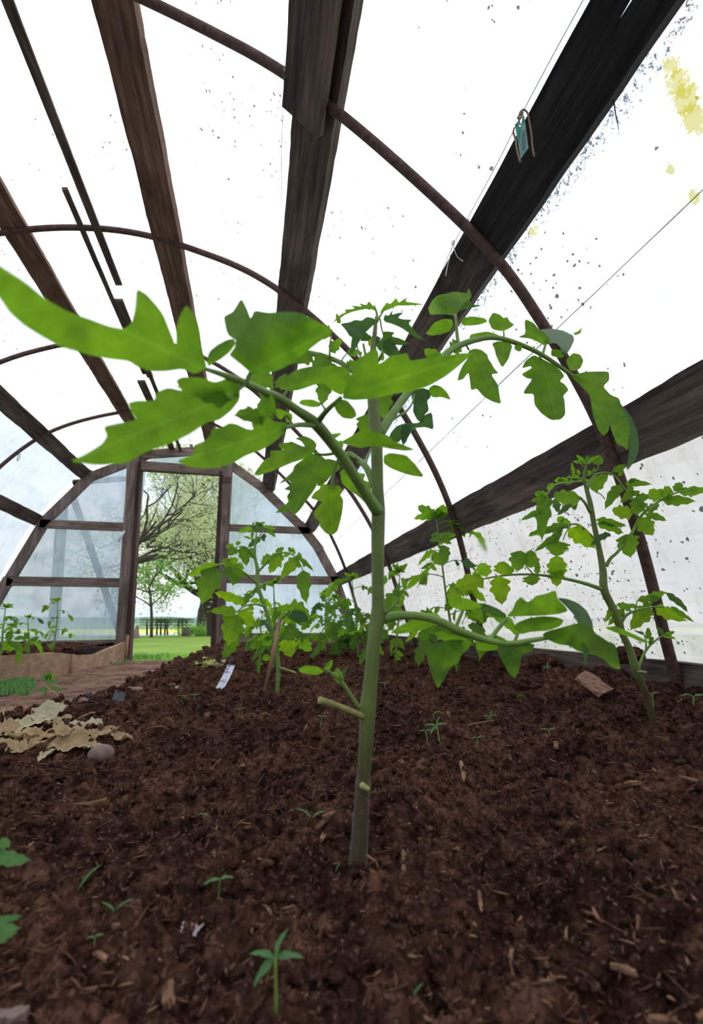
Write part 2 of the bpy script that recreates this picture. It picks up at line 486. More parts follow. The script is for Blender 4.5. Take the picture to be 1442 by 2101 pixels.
def film_strip(name, mask, m):
    idx = [i for i in range(len(SS)) if mask(SS[i])]
    ys = np.linspace(-2.6, YEND + 0.03, 90)
    V = []; 
    for i in idx:
        p = SS[i]; n = SN[i]
        wv = 0.006 * vn(ys * 2.2, np.full_like(ys, i * 0.35), 3) + 0.003 * vn(ys * 9, np.full_like(ys, i * 0.9), 4)
        o = 0.05 + wv
        V.append(np.column_stack([p[0] + n[0] * o, ys, p[1] + n[1] * o]))
    V = np.concatenate(V); k = len(ys); F = []
    for a in range(len(idx) - 1):
        for j in range(k - 1):
            F.append((a * k + j, a * k + j + 1, (a + 1) * k + j + 1, (a + 1) * k + j))
    o = MB().add(V, F).build(name, m)
    o['kind'] = 'structure'
# cuts share their border row so that no gap shows
cut_l = max(i for i in range(len(SS)) if SS[i][0] < -1.0 and SS[i][1] < 1.70)
cut_r = min(i for i in range(len(SS)) if SS[i][0] > 0 and SS[i][1] < 0.79)
ind = {id(p): i for i, p in enumerate(SS)}
def by_index(lo, hi):
    c = {'i': -1}
    def f(p):
        i = int(np.argmin(np.abs(SS - p).sum(1)))
        return lo <= i <= hi
    return f
film_strip('wall_left', by_index(0, cut_l), M['film_left'])
film_strip('ceiling', by_index(cut_l, cut_r), M['film_roof'])
film_strip('wall_right', by_index(cut_r, len(SS)), M['film_wall'])
# end walls: film on both sides of the doorway and over it
def end_film(name, y, door):
    mb = MB()
    xs = np.linspace(-2.24, 1.02, 140)
    top = np.interp(xs, SS[:, 0], SS[:, 1]) - 0.01
    k = 24
    V = []; F = []
    for i, x in enumerate(xs):
        lo = 0.02
        if door and -1.05 < x < -0.31: lo = 1.80
        zz = np.linspace(lo, max(top[i], lo + 0.001), k)
        yy = y + 0.012 * vn(zz * 4, np.full_like(zz, x * 3), 8)
        V.append(np.column_stack([np.full(k, x), yy, zz]))
    for i in range(len(xs) - 1):
        a, b = xs[i], xs[i + 1]
        if door and ((a <= -1.05 < b) or (a < -0.31 <= b)): continue
        for j in range(k - 1):
            F.append((i * k + j, (i + 1) * k + j, (i + 1) * k + j + 1, i * k + j + 1))
    o = mb.add(np.concatenate(V), F).build(name, M['film_end'])
    o['kind'] = 'structure'
M['seam'] = plain('film_seam', (.20, .17, .14), .9, .6, 40)
for n_, (px_, r_) in enumerate((((1150, 640), .0011), ((1185, 648), .0007))):
    h_ = hit(*px_); i_ = int(np.argmin(np.abs(SS - [h_[0], h_[2]]).sum(1))); P_ = []
    for y_ in np.linspace(-2.4, YEND, 120):
        if True: P_.append((SS[i_][0] + SN[i_][0] * .047 + .002 * float(vn(y_ * 9, n_, 2)), y_, SS[i_][1] + SN[i_][1] * .047 + .003 * float(vn(y_ * 6, n_, 3))))
    MB().tube(P_, r_, 4).build('trim_%d' % (n_ + 1), M['seam'], origin=P_[0])['kind'] = 'structure'
end_film('wall_far', YEND + 0.045, True)
end_film('wall_near', -2.55, False)

# ------------------------------------------------------------------ purlins: boards running the length of the tunnel
def plank(name, A, B, y0, y1, th, m, off=0.0, label=None, cat='board', rough=0.004, group=None, split=None, taper=0.0):
    A = np.array(A); B = np.array(B)
    t = (B - A) / np.linalg.norm(B - A); n = np.array([t[1], -t[0]])
    c = np.array([-0.6, 0.8])
    if n @ ((A + B) / 2 - c) < 0: n = -n
    k = max(8, int((y1 - y0) / 0.03))
    ys = np.linspace(y0, y1, k); wd_ = np.linalg.norm(B - A)
    sd_ = rnd.randint(0, 999)
    us = [0, 0.08, 0.5, 0.92, 1]
    mb = MB(); V = []
    ring = [(u, 0) for u in us] + [(u, 1) for u in us[::-1]]
    for y in ys:
        e0 = rough * 2 * float(vn(y * 6, 0.5, sd_)) + rough * float(vn(y * 31, 0.5, sd_))
        e1 = rough * 2 * float(vn(y * 6, 9.5, sd_)) + rough * float(vn(y * 31, 7.5, sd_))
        bow = 0.004 * float(vn(y * 1.1, 3.5, sd_))
        for (u, s_) in ring:
            p = A + t * (u * wd_ + (e0 if u < 0.3 else e1 if u > 0.7 else 0)) + n * (off + bow + s_ * th)
            V.append((p[0], y, p[1]))
    q = len(ring); F = []
    for i in range(k - 1):
        for j in range(q):
            F.append((i * q + j, i * q + (j + 1) % q, (i + 1) * q + (j + 1) % q, (i + 1) * q + j))
    F.append(tuple(range(q))); F.append(tuple((k - 1) * q + j for j in range(q))[::-1])
    mb.add(V, F)
    o = mb.build(name, m, origin=((A[0] + B[0]) / 2, y0, (A[1] + B[1]) / 2), smoothf=False)
    return tag(o, label, cat, group)
plank('roof_board', (.045, 1.722), (.150, 1.630), -2.5, YEND - .02, .034, M['wood_y'], label='long grey-brown roof board running over the top of the big plant, spliced near the camera')
pl1 = plank('splice_board', (.030, 1.712), (.125, 1.632), -2.5, .95, .022, M['wood_y'], off=-.024, label='short second board nailed under the middle roof board', cat='board')
for a_, b_, half in (((.471, 1.327), (.511, 1.279), 0), ((.5125, 1.277), (.553, 1.229), 1)):
    pass
def split_plank():
    # one board with an open crack towards the camera
    A = np.array((.478, 1.320)); B = np.array((.555, 1.228)); t = (B - A) / np.linalg.norm(B - A); n = np.array([-t[1], t[0]])
    if n @ (A - np.array([-.6, .8])) < 0: n = -n
    wd_ = np.linalg.norm(B - A); ys = np.linspace(-2.5, YEND - .02, 260); mb = MB()
    for lo, hi, sd_ in ((0, .5, 3), (.5, 1, 4)):
        V = []
        for y in ys:
            g = max(0.0, min(1.0, (0.43 - y) / 0.06)) * 0.0028 + max(0, 0.0009 * (1 - abs(y - .515) / .010))
            c0 = .5 + .06 * float(vn(y * 5, 1.5, 9))
            a = 0 if lo == 0 else c0 + g / wd_
            b = c0 - g / wd_ if hi == .5 else 1
            ea = (.004 * float(vn(y * 14, 2.5, sd_)) + .004 * float(vn(y * 4, 2.5, sd_))) if lo == 0 else 0
            eb = (.004 * float(vn(y * 14, 5.5, sd_)) + .004 * float(vn(y * 4, 5.5, sd_))) if hi == 1 else 0
            for (u, e, s_) in ((a, ea, 0), (b, eb, 0), (b, eb, 1), (a, ea, 1)):
                sl = -.0145 * s_ if (hi == .5 and u == b) or (lo == .5 and u == a) else 0
                p = A + t * (u * wd_ + e + sl) + n * (s_ * .036)
                V.append((p[0], y, p[1]))
        F = []
        for i in range(len(ys) - 1):
            for j in range(4):
                F.append((i * 4 + j, i * 4 + (j + 1) % 4, (i + 1) * 4 + (j + 1) % 4, (i + 1) * 4 + j))
        mb.add(V, F)
    o = mb.build('roof_board', M['wood_black'], origin=(.51, 1, 1.28), smoothf=False)
    tag(o, 'nearly black cracked roof board on the right, with a green tag hanging beside it', 'board')
split_plank()
plank('side_board', (.803, .838), (.852, .718), -2.5, YEND - .02, .03, M['wood_y'], label='wide weathered board along the right side wall behind the tomato plants')
plank('roof_board', (-.505, 1.998), (-.388, 1.966), -2.5, YEND - .02, .034, M['wood_red'], label='reddish-brown roof board left of the middle one, ending above the doorway')
plank('roof_board', (-1.105, 1.960), (-1.012, 1.986), -2.5, YEND - .02, .034, M['wood_red'], label='reddish-brown roof board passing behind the two thin battens on the left')
plank('roof_board', (-1.602, 1.646), (-1.526, 1.731), -2.5, YEND - .02, .034, M['wood_y'], label='brown board on the left slope meeting the end arch at its shoulder')
plank('side_board', (-1.918, 1.193), (-1.868, 1.287), -2.5, YEND - .02, .034, M['wood_y'], label='lowest brown board on the left wall, level with the upper end-wall bar')
plank('batten', (-.752, 2.024), (-.722, 2.028), -2.5, 2.18, .014, M['wood_y'], off=-.014, label='longest thin batten under the roof, running in from the top left corner', rough=.001)
plank('batten', (-.808, 2.016), (-.788, 2.02), 1.65, 3.05, .014, M['wood_y'], off=-.014, label='thin batten beside the long one, its near end broken off square', rough=.001)
plank('batten', (-.788, 2.02), (-.748, 2.025), 2.30, 3.1, .014, M['wood_y'], off=-.014, label='short wider batten just showing above the big pointed leaf', rough=.001)
plank('batten', (-.862, 2.010), (-.812, 2.016), 3.15, YEND - .03, .014, M['wood_y'], off=-.014, label='flat batten starting behind the big plant leaves and reaching the end arch', rough=.001)
plank('batten', (-.772, 2.022), (-.747, 2.025), 2.9, YEND - .03, .014, M['wood_y'], off=-.03, label='thin batten over the doorway touching the end arch', rough=.001)
# the board closing the foot of the right wall, and of the left wall
def xplank(name, p0, p1, h, th, m, label, cat='board', rough=.005, kind=None, parent=None, waves=None):
    p0 = np.array(p0, float); p1 = np.array(p1, float)
    d = p1 - p0; L = np.linalg.norm(d); d /= L
    s = np.cross(d, [0, 0, 1.0]); s /= np.linalg.norm(s); u = np.cross(s, d)
    k = max(6, int(L / .03)); sd_ = rnd.randint(0, 999); V = []
    hs = [0, .5, 1]
    for i in range(k):
        a = i / (k - 1)
        c = p0 + d * (L * a)
        hh = h * (1 if waves is None else np.interp(a, waves[0], waves[1]))
        e1 = rough * 2 * float(vn(a * L * 7, .5, sd_)); e0 = rough * float(vn(a * L * 9, 4.5, sd_))
        for (q, r) in ((0, -.5), (.5, -.5), (1, -.5), (1, .5), (.5, .5), (0, .5)):
            V.append(c + u * (q * hh + (e1 if q == 1 else e0 if q == 0 else 0)) + s * r * th)
    F = []
    for i in range(k - 1):
        for j in range(6): F.append((i * 6 + j, i * 6 + (j + 1) % 6, (i + 1) * 6 + (j + 1) % 6, (i + 1) * 6 + j))
    F.append((0, 1, 2, 3, 4, 5)[::-1]); F.append(tuple((k - 1) * 6 + j for j in range(6)))
    o = MB().add(V, F).build(name, m, parent=parent, origin=None if parent else p0, smoothf=False)
    if kind: o['kind'] = kind
    if label: tag(o, label, cat)
    return o
xplank('baseboard_right', (1.035, -2.4, .02), (1.035, YEND - .05, .02), .245, .036, M['wood_y'], None, kind='structure')
xplank('baseboard_left', (-2.22, -2.4, .0), (-2.22, YEND - .05, .0), .22, .036, M['wood_y'], None, kind='structure')

# ------------------------------------------------------------------ hoops of rusty pipe
def hoop(px, label):
    h = np.array([hit(*p) for p in px])
    o_ = np.argsort(h[:, 0]); h = h[o_]
    idx = np.arange(0, len(SS), 2)
    P = []
    for i in idx:
        p = SS[i] - SN[i] * .0135
        y = np.interp(SS[i][0], h[:, 0], h[:, 1])
        P.append((p[0], y, p[1]))
    P = np.array(P)
    k = np.ones(5) / 5
    yy = np.convolve(np.pad(P[:, 1], 2, mode='edge'), k, 'valid'); P[:, 1] = yy
    tag(MB().tube(P, .0128, 12, res=3).build('metal_hoop', M['rust'], origin=(-.6, float(P[:, 1].mean()), 0)), label, 'hoop', )
hoop([(280, 0), (420, 62), (600, 160), (760, 262), (950, 450), (1060, 570), (1130, 670), (1220, 850), (1290, 970), (1340, 1180), (1385, 1380)],
     'nearest rusty pipe hoop arching from the top left down past the right-hand plant')
hoop([(0, 478), (170, 470), (340, 500), (480, 548), (600, 600), (680, 670), (860, 890), (935, 1050), (990, 1300)],
     'second rusty pipe hoop, its foot beside the tall plant by the side wall')
hoop([(0, 745), (110, 712), (450, 745), (700, 985), (760, 1070), (800, 1160)], 'third rusty pipe hoop, mostly behind the big plant leaves')
hoop([(0, 955), (110, 885), (240, 845), (680, 1090), (710, 1170), (742, 1275)], 'farthest rusty pipe hoop, nearest to the end wall')

# ------------------------------------------------------------------ end wall frame
ef = thing('arch_frame', (-.6, YEND, 0), 'weathered wooden arch frame of the far end wall with posts around the open doorway', 'frame')
def flat(poly, y0, y1, name, m, parent):
    n = len(poly)
    V = [(x, y0, z) for x, z in poly] + [(x, y1, z) for x, z in poly]
    F = [tuple(range(n)), tuple(range(n, 2 * n))[::-1]] + [(i, n + i, n + (i + 1) % n, (i + 1) % n) for i in range(n)]
    return MB().add(V, F).build(name, m, parent=parent, smoothf=False)
for a, b in zip(range(1, 13), range(2, 14)):
    A, B = S[a].copy(), S[b].copy()
    t = (B - A) / np.linalg.norm(B - A); n = np.array([t[1], -t[0]])
    A = A - t * .03; B = B + t * .03
    yy = YEND - .03 if a % 2 else YEND - .012
    flat([tuple(A), tuple(B), tuple(B + n * .085), tuple(A + n * .085)], yy, yy + .03, 'arch_board', M['wood_x'] if 4 < a < 9 else M['wood_z'], ef)
y0, y1 = YEND - .045, YEND + .02
flat([(-1.225, 1.93), (-1.125, 1.97), (-1.045, -.02), (-1.13, -.02)], y0, y1, 'door_post', M['wood_z'], ef)
flat([(-.345, 1.99), (-.255, 1.95), (-.235, .05), (-.31, .05)], y0, y1, 'door_post', M['wood_z'], ef)
flat([(-1.128, 1.84), (-1.095, 1.84), (-1.01, -.02), (-1.045, -.02)], YEND - .06, YEND + .06, 'door_jamb', M['wood_jamb'], ef)
flat([(-.375, 1.80), (-.348, 1.80), (-.312, .1), (-.345, .1)], YEND - .06, YEND + .06, 'door_jamb', M['wood_jamb'], ef)
flat([(-1.10, 1.765), (-.33, 1.765), (-.33, 1.845), (-1.10, 1.855)], YEND - .055, YEND + .01, 'lintel', M['wood_x'], ef)
for z, xa, xb, hh in ((1.215, -1.88, -1.14, .075), (.705, -2.06, -1.11, .08), (1.25, -.26, .53, .065), (.76, -.25, .82, .08)):
    flat([(xa, z - hh / 2), (xb, z - hh / 2), (xb, z + hh / 2), (xa, z + hh / 2)], YEND - .03, YEND + .012, 'crossbar', M['wood_x'], ef)
flat([(-.26, .155), (1.0, .155), (1.0, .262), (-.26, .262)], YEND - .03, YEND + .012, 'sill_board', M['wood_x'], ef)
flat([(-2.2, .0), (-1.1, .0), (-1.1, .215), (-2.2, .20)], YEND - .03, YEND + .012, 'sill_board', M['wood_x'], ef)
for (x, z) in ((-.32, 1.72), (-.28, 1.72)):
    MB().box((x - .018, YEND - .052, z - .03), (x + .018, YEND - .045, z + .03)).build('hinge_plate', M['rust'], parent=ef, smoothf=False)
# the open door swung outwards, seen edge on
dr = bpy.data.objects.new('door_1', None); COL.objects.link(dr); dr.location = (-1.06, 4.62, 0); dr['kind'] = 'structure'
def door_bar(p, q, w, name, m):
    MB().tube([p, q], w, 4).build(name, m, parent=dr, smoothf=False)
dA, dB = np.array((-1.05, 4.60, 0)), np.array((-1.24, 5.28, 0)); LN = np.array((-.082, 0, 0))
door_bar(dA + [0, 0, .06], dA + LN + [0, 0, 1.76], .02, 'door_stile', M['wood_jamb'])
door_bar(dB + [0, 0, .02], dB + LN + [0, 0, 1.76], .02, 'door_stile', M['wood_jamb'])
for z in (.12, .95, 1.72): door_bar(dA + LN * z / 1.76 + [0, 0, z], dB + LN * z / 1.76 + [0, 0, z], .018, 'door_rail', M['wood_jamb'])
MB().add([dA + [.012, 0, .06], dB + [.012, 0, .06], dB + LN + [.012, 0, 1.75], dA + LN + [.012, 0, 1.75]], [(0, 1, 2, 3)]).build('door_film', M['film_end'], parent=dr)
# props standing outside behind the film
for nm, a, b, lab, w in (('prop_board', (148, 1015), (246, 1300), 'dark board leaning outside behind the left part of the end wall film', .032),
                         ('prop_post', (128, 1040), (106, 1354), 'upright dark post outside behind the left part of the end wall film', .05),
                         ('prop_board', (150, 990), (262, 982), 'short dark board lying level outside, beside the top of the left door post', .03)):
    A, B = atY(*a, 4.78), atY(*b, 4.78)
    tag(MB().tube([A, B], w, 4).build(nm, M['wood_jamb'], origin=B, smoothf=False), lab, 'board' if nm == 'prop_board' else 'post')

# ------------------------------------------------------------------ ground
def crest(y):
    return np.interp(y, [0, .5, 1.1, 1.5, 2.0, 3.0, 4.5], [-.70, -.68, -.62, -.44, -.40, -.34, -.24])
def base_h(x, y):
    x = np.asarray(x, float); y = np.asarray(y, float)
    xc = crest(y)
    path = .0 + .05 * sm((y - 3.2) / 1.3) - .012 + .012 * fbm(x * 2, y * 2, 3, 40)
    bed = .16 + .055 * sm((x - .74) / .28) + .02 * sm((y - 1.2) / 2) * sm((.3 - x) / .5)
    bed = bed + .012 * np.clip(vn(x * 3.1, y * 3.1, 41), -1, 1) * sm((np.hypot(x - .1, y - .44) - .05) / .2)
    t = sm((x - (xc - .17)) / .20)
    return path * (1 - t) + bed * t, t
def height(x, y):
    h, t = base_h(x, y)
    x = np.asarray(x, float); y = np.asarray(y, float)
    r = np.hypot(x, y)
    wx = x + .012 * vn(x * 25, y * 25, 70); wy = y + .012 * vn(x * 25, y * 25, 71)
    d = .020 * fbm(wx * 6, wy * 6, 3, 42)
    d = d + .022 * clod(wx * 9, wy * 9, 43) * sm((vn(x * 4, y * 4, 44) + .25) / .4)
    d = d + .022 * clod(wx * 22, wy * 22, 45) + .011 * clod(wx * 55, wy * 55, 46)
    d = d + .014 * fbm(x * 70, y * 70, 3, 47) * (.4 + .6 * sm((vn(x * 9, y * 9, 48) + .4)))
    d = d + .005 * clod(wx * 140, wy * 140, 49)
    rough = .12 + .88 * t
    # the trough running across the bed just right of the big stem
    tr = -.042 * np.exp(-((x - .30 - .0 * y) / .16) ** 2 - ((y - .455 - .1 * x) / .035) ** 2)
    tr = tr - .022 * np.exp(-((x + .05) / .09) ** 2 - ((y - .62) / .02) ** 2)
    return h + (d - .019) * rough + tr * t
def soil_at(px, py, it=14):
    P = atZ(px, py, .16)
    z = .16
    for _ in range(it):
        z = .5 * z + .5 * float(height(P[0], P[1]))
        P = atZ(px, py, min(z, .345))
    return P
# one polar sheet round the camera position keeps clods crisp where the bed is close
rr = .06 * np.exp(np.arange(0, 760) * .0058)
rr = rr[rr < 5.4]
an = np.concatenate([np.linspace(-math.pi, -.95, 60)[:-1], np.linspace(-.95, .95, 760), np.linspace(.95, math.pi, 60)[1:]])
RR, AA = np.meshgrid(rr, an + YAW, indexing='ij')
GX = RR * np.sin(AA); GY = RR * np.cos(AA)
GZ = height(GX, GY)
_, GT = base_h(GX, GY)
na = len(an)
V = np.column_stack([GX.ravel(), GY.ravel(), GZ.ravel()])
ii, jj = np.meshgrid(np.arange(len(rr) - 1), np.arange(na - 1), indexing='ij')
q = np.stack([ii * na + jj, (ii + 1) * na + jj, (ii + 1) * na + jj + 1, ii * na + jj + 1], -1).reshape(-1, 4)
cxy = V[q].mean(1)
tt = GT.ravel()[q].mean(1)
inside = (cxy[:, 0] < 1.02) & (cxy[:, 0] > -2.2) & (cxy[:, 1] < YEND - .04 + .0 * cxy[:, 1]) & (cxy[:, 1] > -2.5)
def sheet(name, mask, m):
    f = q[mask]
    used, inv = np.unique(f, return_inverse=True)
    me = bpy.data.meshes.new(name)
    v = V[used]; f = inv.reshape(-1, 4)
    me.vertices.add(len(v)); me.vertices.foreach_set('co', v.ravel())
    me.loops.add(f.size); me.loops.foreach_set('vertex_index', f.ravel())
    me.polygons.add(len(f)); me.polygons.foreach_set('loop_start', np.arange(len(f)) * 4)
    me.polygons.foreach_set('loop_total', np.full(len(f), 4))
    me.polygons.foreach_set('use_smooth', np.ones(len(f), bool))
    me.materials.append(m); me.update(calc_edges=True); me.validate()
    o = bpy.data.objects.new(name, me); COL.objects.link(o)
    return o
def soilmat(name, cols, wet=0.0):
    m, t = mat(name)
    cs = coords(t)
    n1 = noise(t, cs, 6, 5, .65); n2 = noise(t, cs, 55, 6, .75); n3 = noise(t, cs, 420, 4, .7)
    vo = N(t, 'ShaderNodeTexVoronoi', i_Scale=150.0); t.links.new(cs, vo.inputs['Vector'])
    vo2 = N(t, 'ShaderNodeTexVoronoi', i_Scale=430.0); t.links.new(cs, vo2.inputs['Vector'])
    s = N(t, 'ShaderNodeSeparateXYZ'); t.links.new(vo.outputs['Color'], s.inputs[0])
    s2 = N(t, 'ShaderNodeSeparateXYZ'); t.links.new(vo2.outputs['Color'], s2.inputs[0])
    c = ramp(t, n2, [(0.36, cols[0]), (0.5, cols[1]), (0.66, cols[2])])
    big = ramp(t, n1, [(0.38, (.50, .48, .48)), (0.62, (1.3, 1.25, 1.2))])
    col = mixc(t, 1.0, c.outputs[0], big.outputs[0], 'MULTIPLY')
    grain = ramp(t, s.outputs[0], [(0.0, (.55, .55, .55)), (0.75, (1.1, 1.05, 1.0)), (0.93, (1.3, 1.2, 1.15))])
    col = mixc(t, .8, col, grain.outputs[0], 'MULTIPLY')
    fleck = math_(t, 'GREATER_THAN', s2.outputs[1], .965)
    col = mixc(t, math_(t, 'MULTIPLY', fleck, .55), col, cols[3])
    h = math_(t, 'ADD', math_(t, 'MULTIPLY', n3, .6), math_(t, 'ADD', n2, math_(t, 'MULTIPLY', vo.outputs['Distance'], 1.0)))
    princ(t, col, .95, bump(t, h, 1.0, .007), .04)
    return m
M['soil'] = soilmat('dark_compost', ((.020, .009, .007), (.090, .043, .031), (.21, .108, .078), (.26, .16, .12)))
M['path'] = soilmat('trodden_earth', ((.20, .115, .085), (.31, .19, .145), (.40, .26, .20), (.5, .4, .34)))
M['crumb'] = soilmat('soil_crumbs', ((.035, .016, .012), (.10, .048, .034), (.19, .10, .068), (.30, .19, .14)))
bed = sheet('garden_soil', inside & (tt > .12), M['soil'])
tag(bed, 'raised bed of dark crumbly compost filling the right of the tunnel', 'soil', kind='stuff')
fl = sheet('floor', inside & (tt <= .12) & (cxy[:, 0] > -1.75), M['path'])
fl['kind'] = 'structure'

# crumbs and fibres of the compost: nobody could count them
def ico():
    g = (1 + 5 ** .5) / 2
    v = np.array([(-1, g, 0), (1, g, 0), (-1, -g, 0), (1, -g, 0), (0, -1, g), (0, 1, g), (0, -1, -g), (0, 1, -g), (g, 0, -1), (g, 0, 1), (-g, 0, -1), (-g, 0, 1)], float)
    v /= np.linalg.norm(v[0])
    f = [(0, 11, 5), (0, 5, 1), (0, 1, 7), (0, 7, 10), (0, 10, 11), (1, 5, 9), (5, 11, 4), (11, 10, 2), (10, 7, 6), (7, 1, 8), (3, 9, 4), (3, 4, 2), (3, 2, 6), (3, 6, 8), (3, 8, 9), (4, 9, 5), (2, 4, 11), (6, 2, 10), (8, 6, 7), (9, 8, 1)]
    # one subdivision
    vv = v.tolist(); mid = {}; nf = []
    def md(a, b):
        k = (min(a, b), max(a, b))
        if k not in mid:
            p = (np.array(vv[a]) + np.array(vv[b])) / 2; p /= np.linalg.norm(p); vv.append(p.tolist()); mid[k] = len(vv) - 1
        return mid[k]
    for a, b, c in f:
        x, y, z = md(a, b), md(b, c), md(c, a); nf += [(a, x, z), (b, y, x), (c, z, y), (x, y, z)]
    return np.array(vv), np.array(nf)
IV, IF = ico()
def bulk(name, V, F, m, k):
    me = bpy.data.meshes.new(name)
    me.vertices.add(len(V)); me.vertices.foreach_set('co', V.ravel())
    me.loops.add(F.size); me.loops.foreach_set('vertex_index', F.ravel().astype(np.int32))
    me.polygons.add(len(F)); me.polygons.foreach_set('loop_start', np.arange(len(F)) * k)
    me.polygons.foreach_set('loop_total', np.full(len(F), k))
    me.polygons.foreach_set('use_smooth', np.ones(len(F), bool))
    me.materials.append(m); me.update(calc_edges=True); me.validate()
    o = bpy.data.objects.new(name, me); COL.objects.link(o)
    return o
def scatter(n, r0, r1, spread=1.0):
    r = r0 * np.exp(nr.uniform(0, 1, n) * math.log(r1 / r0))
    a = YAW + nr.uniform(-1, 1, n) * spread
    x, y = r * np.sin(a), r * np.cos(a)
    _, t = base_h(x, y)
    ok = (t > .5) & (x < .97) & (y < YEND - .1)
    return x[ok], y[ok], r[ok]
x, y, r = scatter(12500, .22, 4.2)
n = len(x)
sz = (.0007 + .0036 * nr.uniform(0, 1, n) ** 2.5) * (.7 + 1.3 * np.minimum(r, 3.0))
sc3 = nr.uniform(.55, 1.2, (n, 3)) * sz[:, None]
th = nr.uniform(0, 6.28, n)
dis = 1 + .35 * nr.uniform(-1, 1, (n, len(IV)))
P = IV[None] * dis[:, :, None] * sc3[:, None, :]
ct, st_ = np.cos(th)[:, None], np.sin(th)[:, None]
X = P[..., 0] * ct - P[..., 1] * st_; Y = P[..., 0] * st_ + P[..., 1] * ct
z = height(x, y) + sz * .35
P = np.stack([X + x[:, None], Y + y[:, None], P[..., 2] + z[:, None]], -1).reshape(-1, 3)
F = (IF[None] + (np.arange(n) * len(IV))[:, None, None]).reshape(-1, 3)
tag(bulk('soil_crumb', P, F, M['crumb'], 3), 'loose crumbs of dark compost strewn over the bed', 'soil', kind='stuff')
def slivers(name, n, r0, r1, L0, L1, W0, m, label, lift=.4):
    x, y, r = scatter(n, r0, r1); n = len(x)
    k = np.minimum(r, 2.2) * .8 + .45
    L = (L0 + (L1 - L0) * nr.uniform(0, 1, n) ** 2.2) * k; Wd = W0 * nr.uniform(.35, 1.2, n) * k
    th = nr.uniform(0, 6.28, n); el = nr.uniform(-.1, .55, n); z = height(x, y) + Wd * lift
    cv = nr.uniform(-.35, .35, n)
    V = []
    for u in (-.5, -.17, .17, .5):
        lx = L * u; ly = cv * L * (u * u * 4 - 1) * .3
        w_ = Wd * (.5 if abs(u) > .4 else 1.0)
        for s1, s2 in ((-1, 0), (0, 1), (1, 0), (0, -1)):
            a = lx * np.cos(el); b = ly + s1 * w_ * .5; c = (lx + L * .5) * np.sin(el) * .7 + s2 * w_ * .22
            V.append(np.stack([x + a * np.cos(th) - b * np.sin(th), y + a * np.sin(th) + b * np.cos(th), z + c], -1))
    V = np.stack(V, 1).reshape(-1, 3)
    f = []
    for i in range(3):
        for j in range(4): f.append((i * 4 + j, i * 4 + (j + 1) % 4, (i + 1) * 4 + (j + 1) % 4, (i + 1) * 4 + j))
    f += [(3, 2, 1, 0), (12, 13, 14, 15)]
    F = (np.array(f)[None] + (np.arange(n) * 16)[:, None, None]).reshape(-1, 4)
    tag(bulk(name, V, F, m, 4), label, 'mulch', kind='stuff')
slivers('soil_fibre', 11000, .2, 3.0, .004, .024, .0022, M['chip_dark'], 'dark fibres and bits of bark mixed through the compost')
slivers('mulch_sliver', 900, .2, 1.4, .004, .020, .0036, M['chip'], 'paler brown slivers of wood scattered in the compost')

# ------------------------------------------------------------------ left bed behind the slab boards
gx = np.linspace(-2.25, -1.06, 160); gy = np.linspace(1.0, YEND - .06, 260)
GXX, GYY = np.meshgrid(gx, gy, indexing='ij')
zz = .14 + .03 * sm((GYY - 3.2) / 1.2) + .02 * fbm(GXX * 6, GYY * 6, 3, 60) + .035 * clod(GXX * 9, GYY * 9, 61) + .014 * clod(GXX * 24, GYY * 24, 62) + .008 * fbm(GXX * 60, GYY * 60, 3, 64)
k = len(gy)
bx = np.interp(GYY, [1.0, 3.3, 3.85, 4.44], [-1.68, -1.55, -1.30, -1.09])
V2 = np.column_stack([GXX.ravel(), GYY.ravel(), zz.ravel()])
i2, j2 = np.meshgrid(np.arange(len(gx) - 1), np.arange(k - 1), indexing='ij')
q2 = np.stack([i2 * k + j2, (i2 + 1) * k + j2, (i2 + 1) * k + j2 + 1, i2 * k + j2 + 1], -1).reshape(-1, 4)
keep = (GXX.ravel()[q2].mean(1) < bx.ravel()[q2].mean(1))
f2 = q2[keep]; used, inv = np.unique(f2, return_inverse=True)
tag(bulk('garden_soil', V2[used], inv.reshape(-1, 4), M['soil'], 4), 'narrow bed of brown soil behind the pale slab boards on the left', 'soil', kind='stuff')
a1, a2 = atY(252, 1352, 4.40), atY(146, 1384, 3.86)
b1, b2 = atY(150, 1383, 3.85), atY(-20, 1402, 3.30)
a1[2] = .02; a2[2] = -.03; b1[2] = -.04; b2[2] = -.05
xplank('bed_board', a1, a2, .165, .03, M['wood_pale'], 'pale wavy-edged slab board ending at the left door post', waves=([0, .3, .6, 1], [1.05, .95, .78, .95]))
xplank('bed_board', b1, b2 + (b2 - b1) * .8, .185, .03, M['wood_pale'], 'longer pale slab board edging the left bed, running out of the left edge', waves=([0, .06, .2, .6, 1], [.9, .97, 1.12, 1.1, 1.2]))
sk = atY(143, 1384, 3.80); sk2 = atY(150, 1342, 3.80)
tag(MB().tube([sk - [0, 0, .04], sk2], [.013, .012], 6).build('stake', M['wood_stick'], origin=sk), 'short brown stake where the two pale slab boards meet', 'stake')
sk = atY(258, 1355, 4.36); sk2 = atY(262, 1303, 4.36)
tag(MB().tube([sk - [0, 0, .04], sk2], [.013, .012], 4).build('stake', M['wood_stick'], origin=sk), 'short square stake holding the slab board by the left door post', 'stake')
# the low board edging the big bed
xplank('bed_board', (-.56, .9, .03), (-.50, 2.4, .03), .075, .02, M['wood_stick'], 'low brown board half buried along the path side of the big bed')

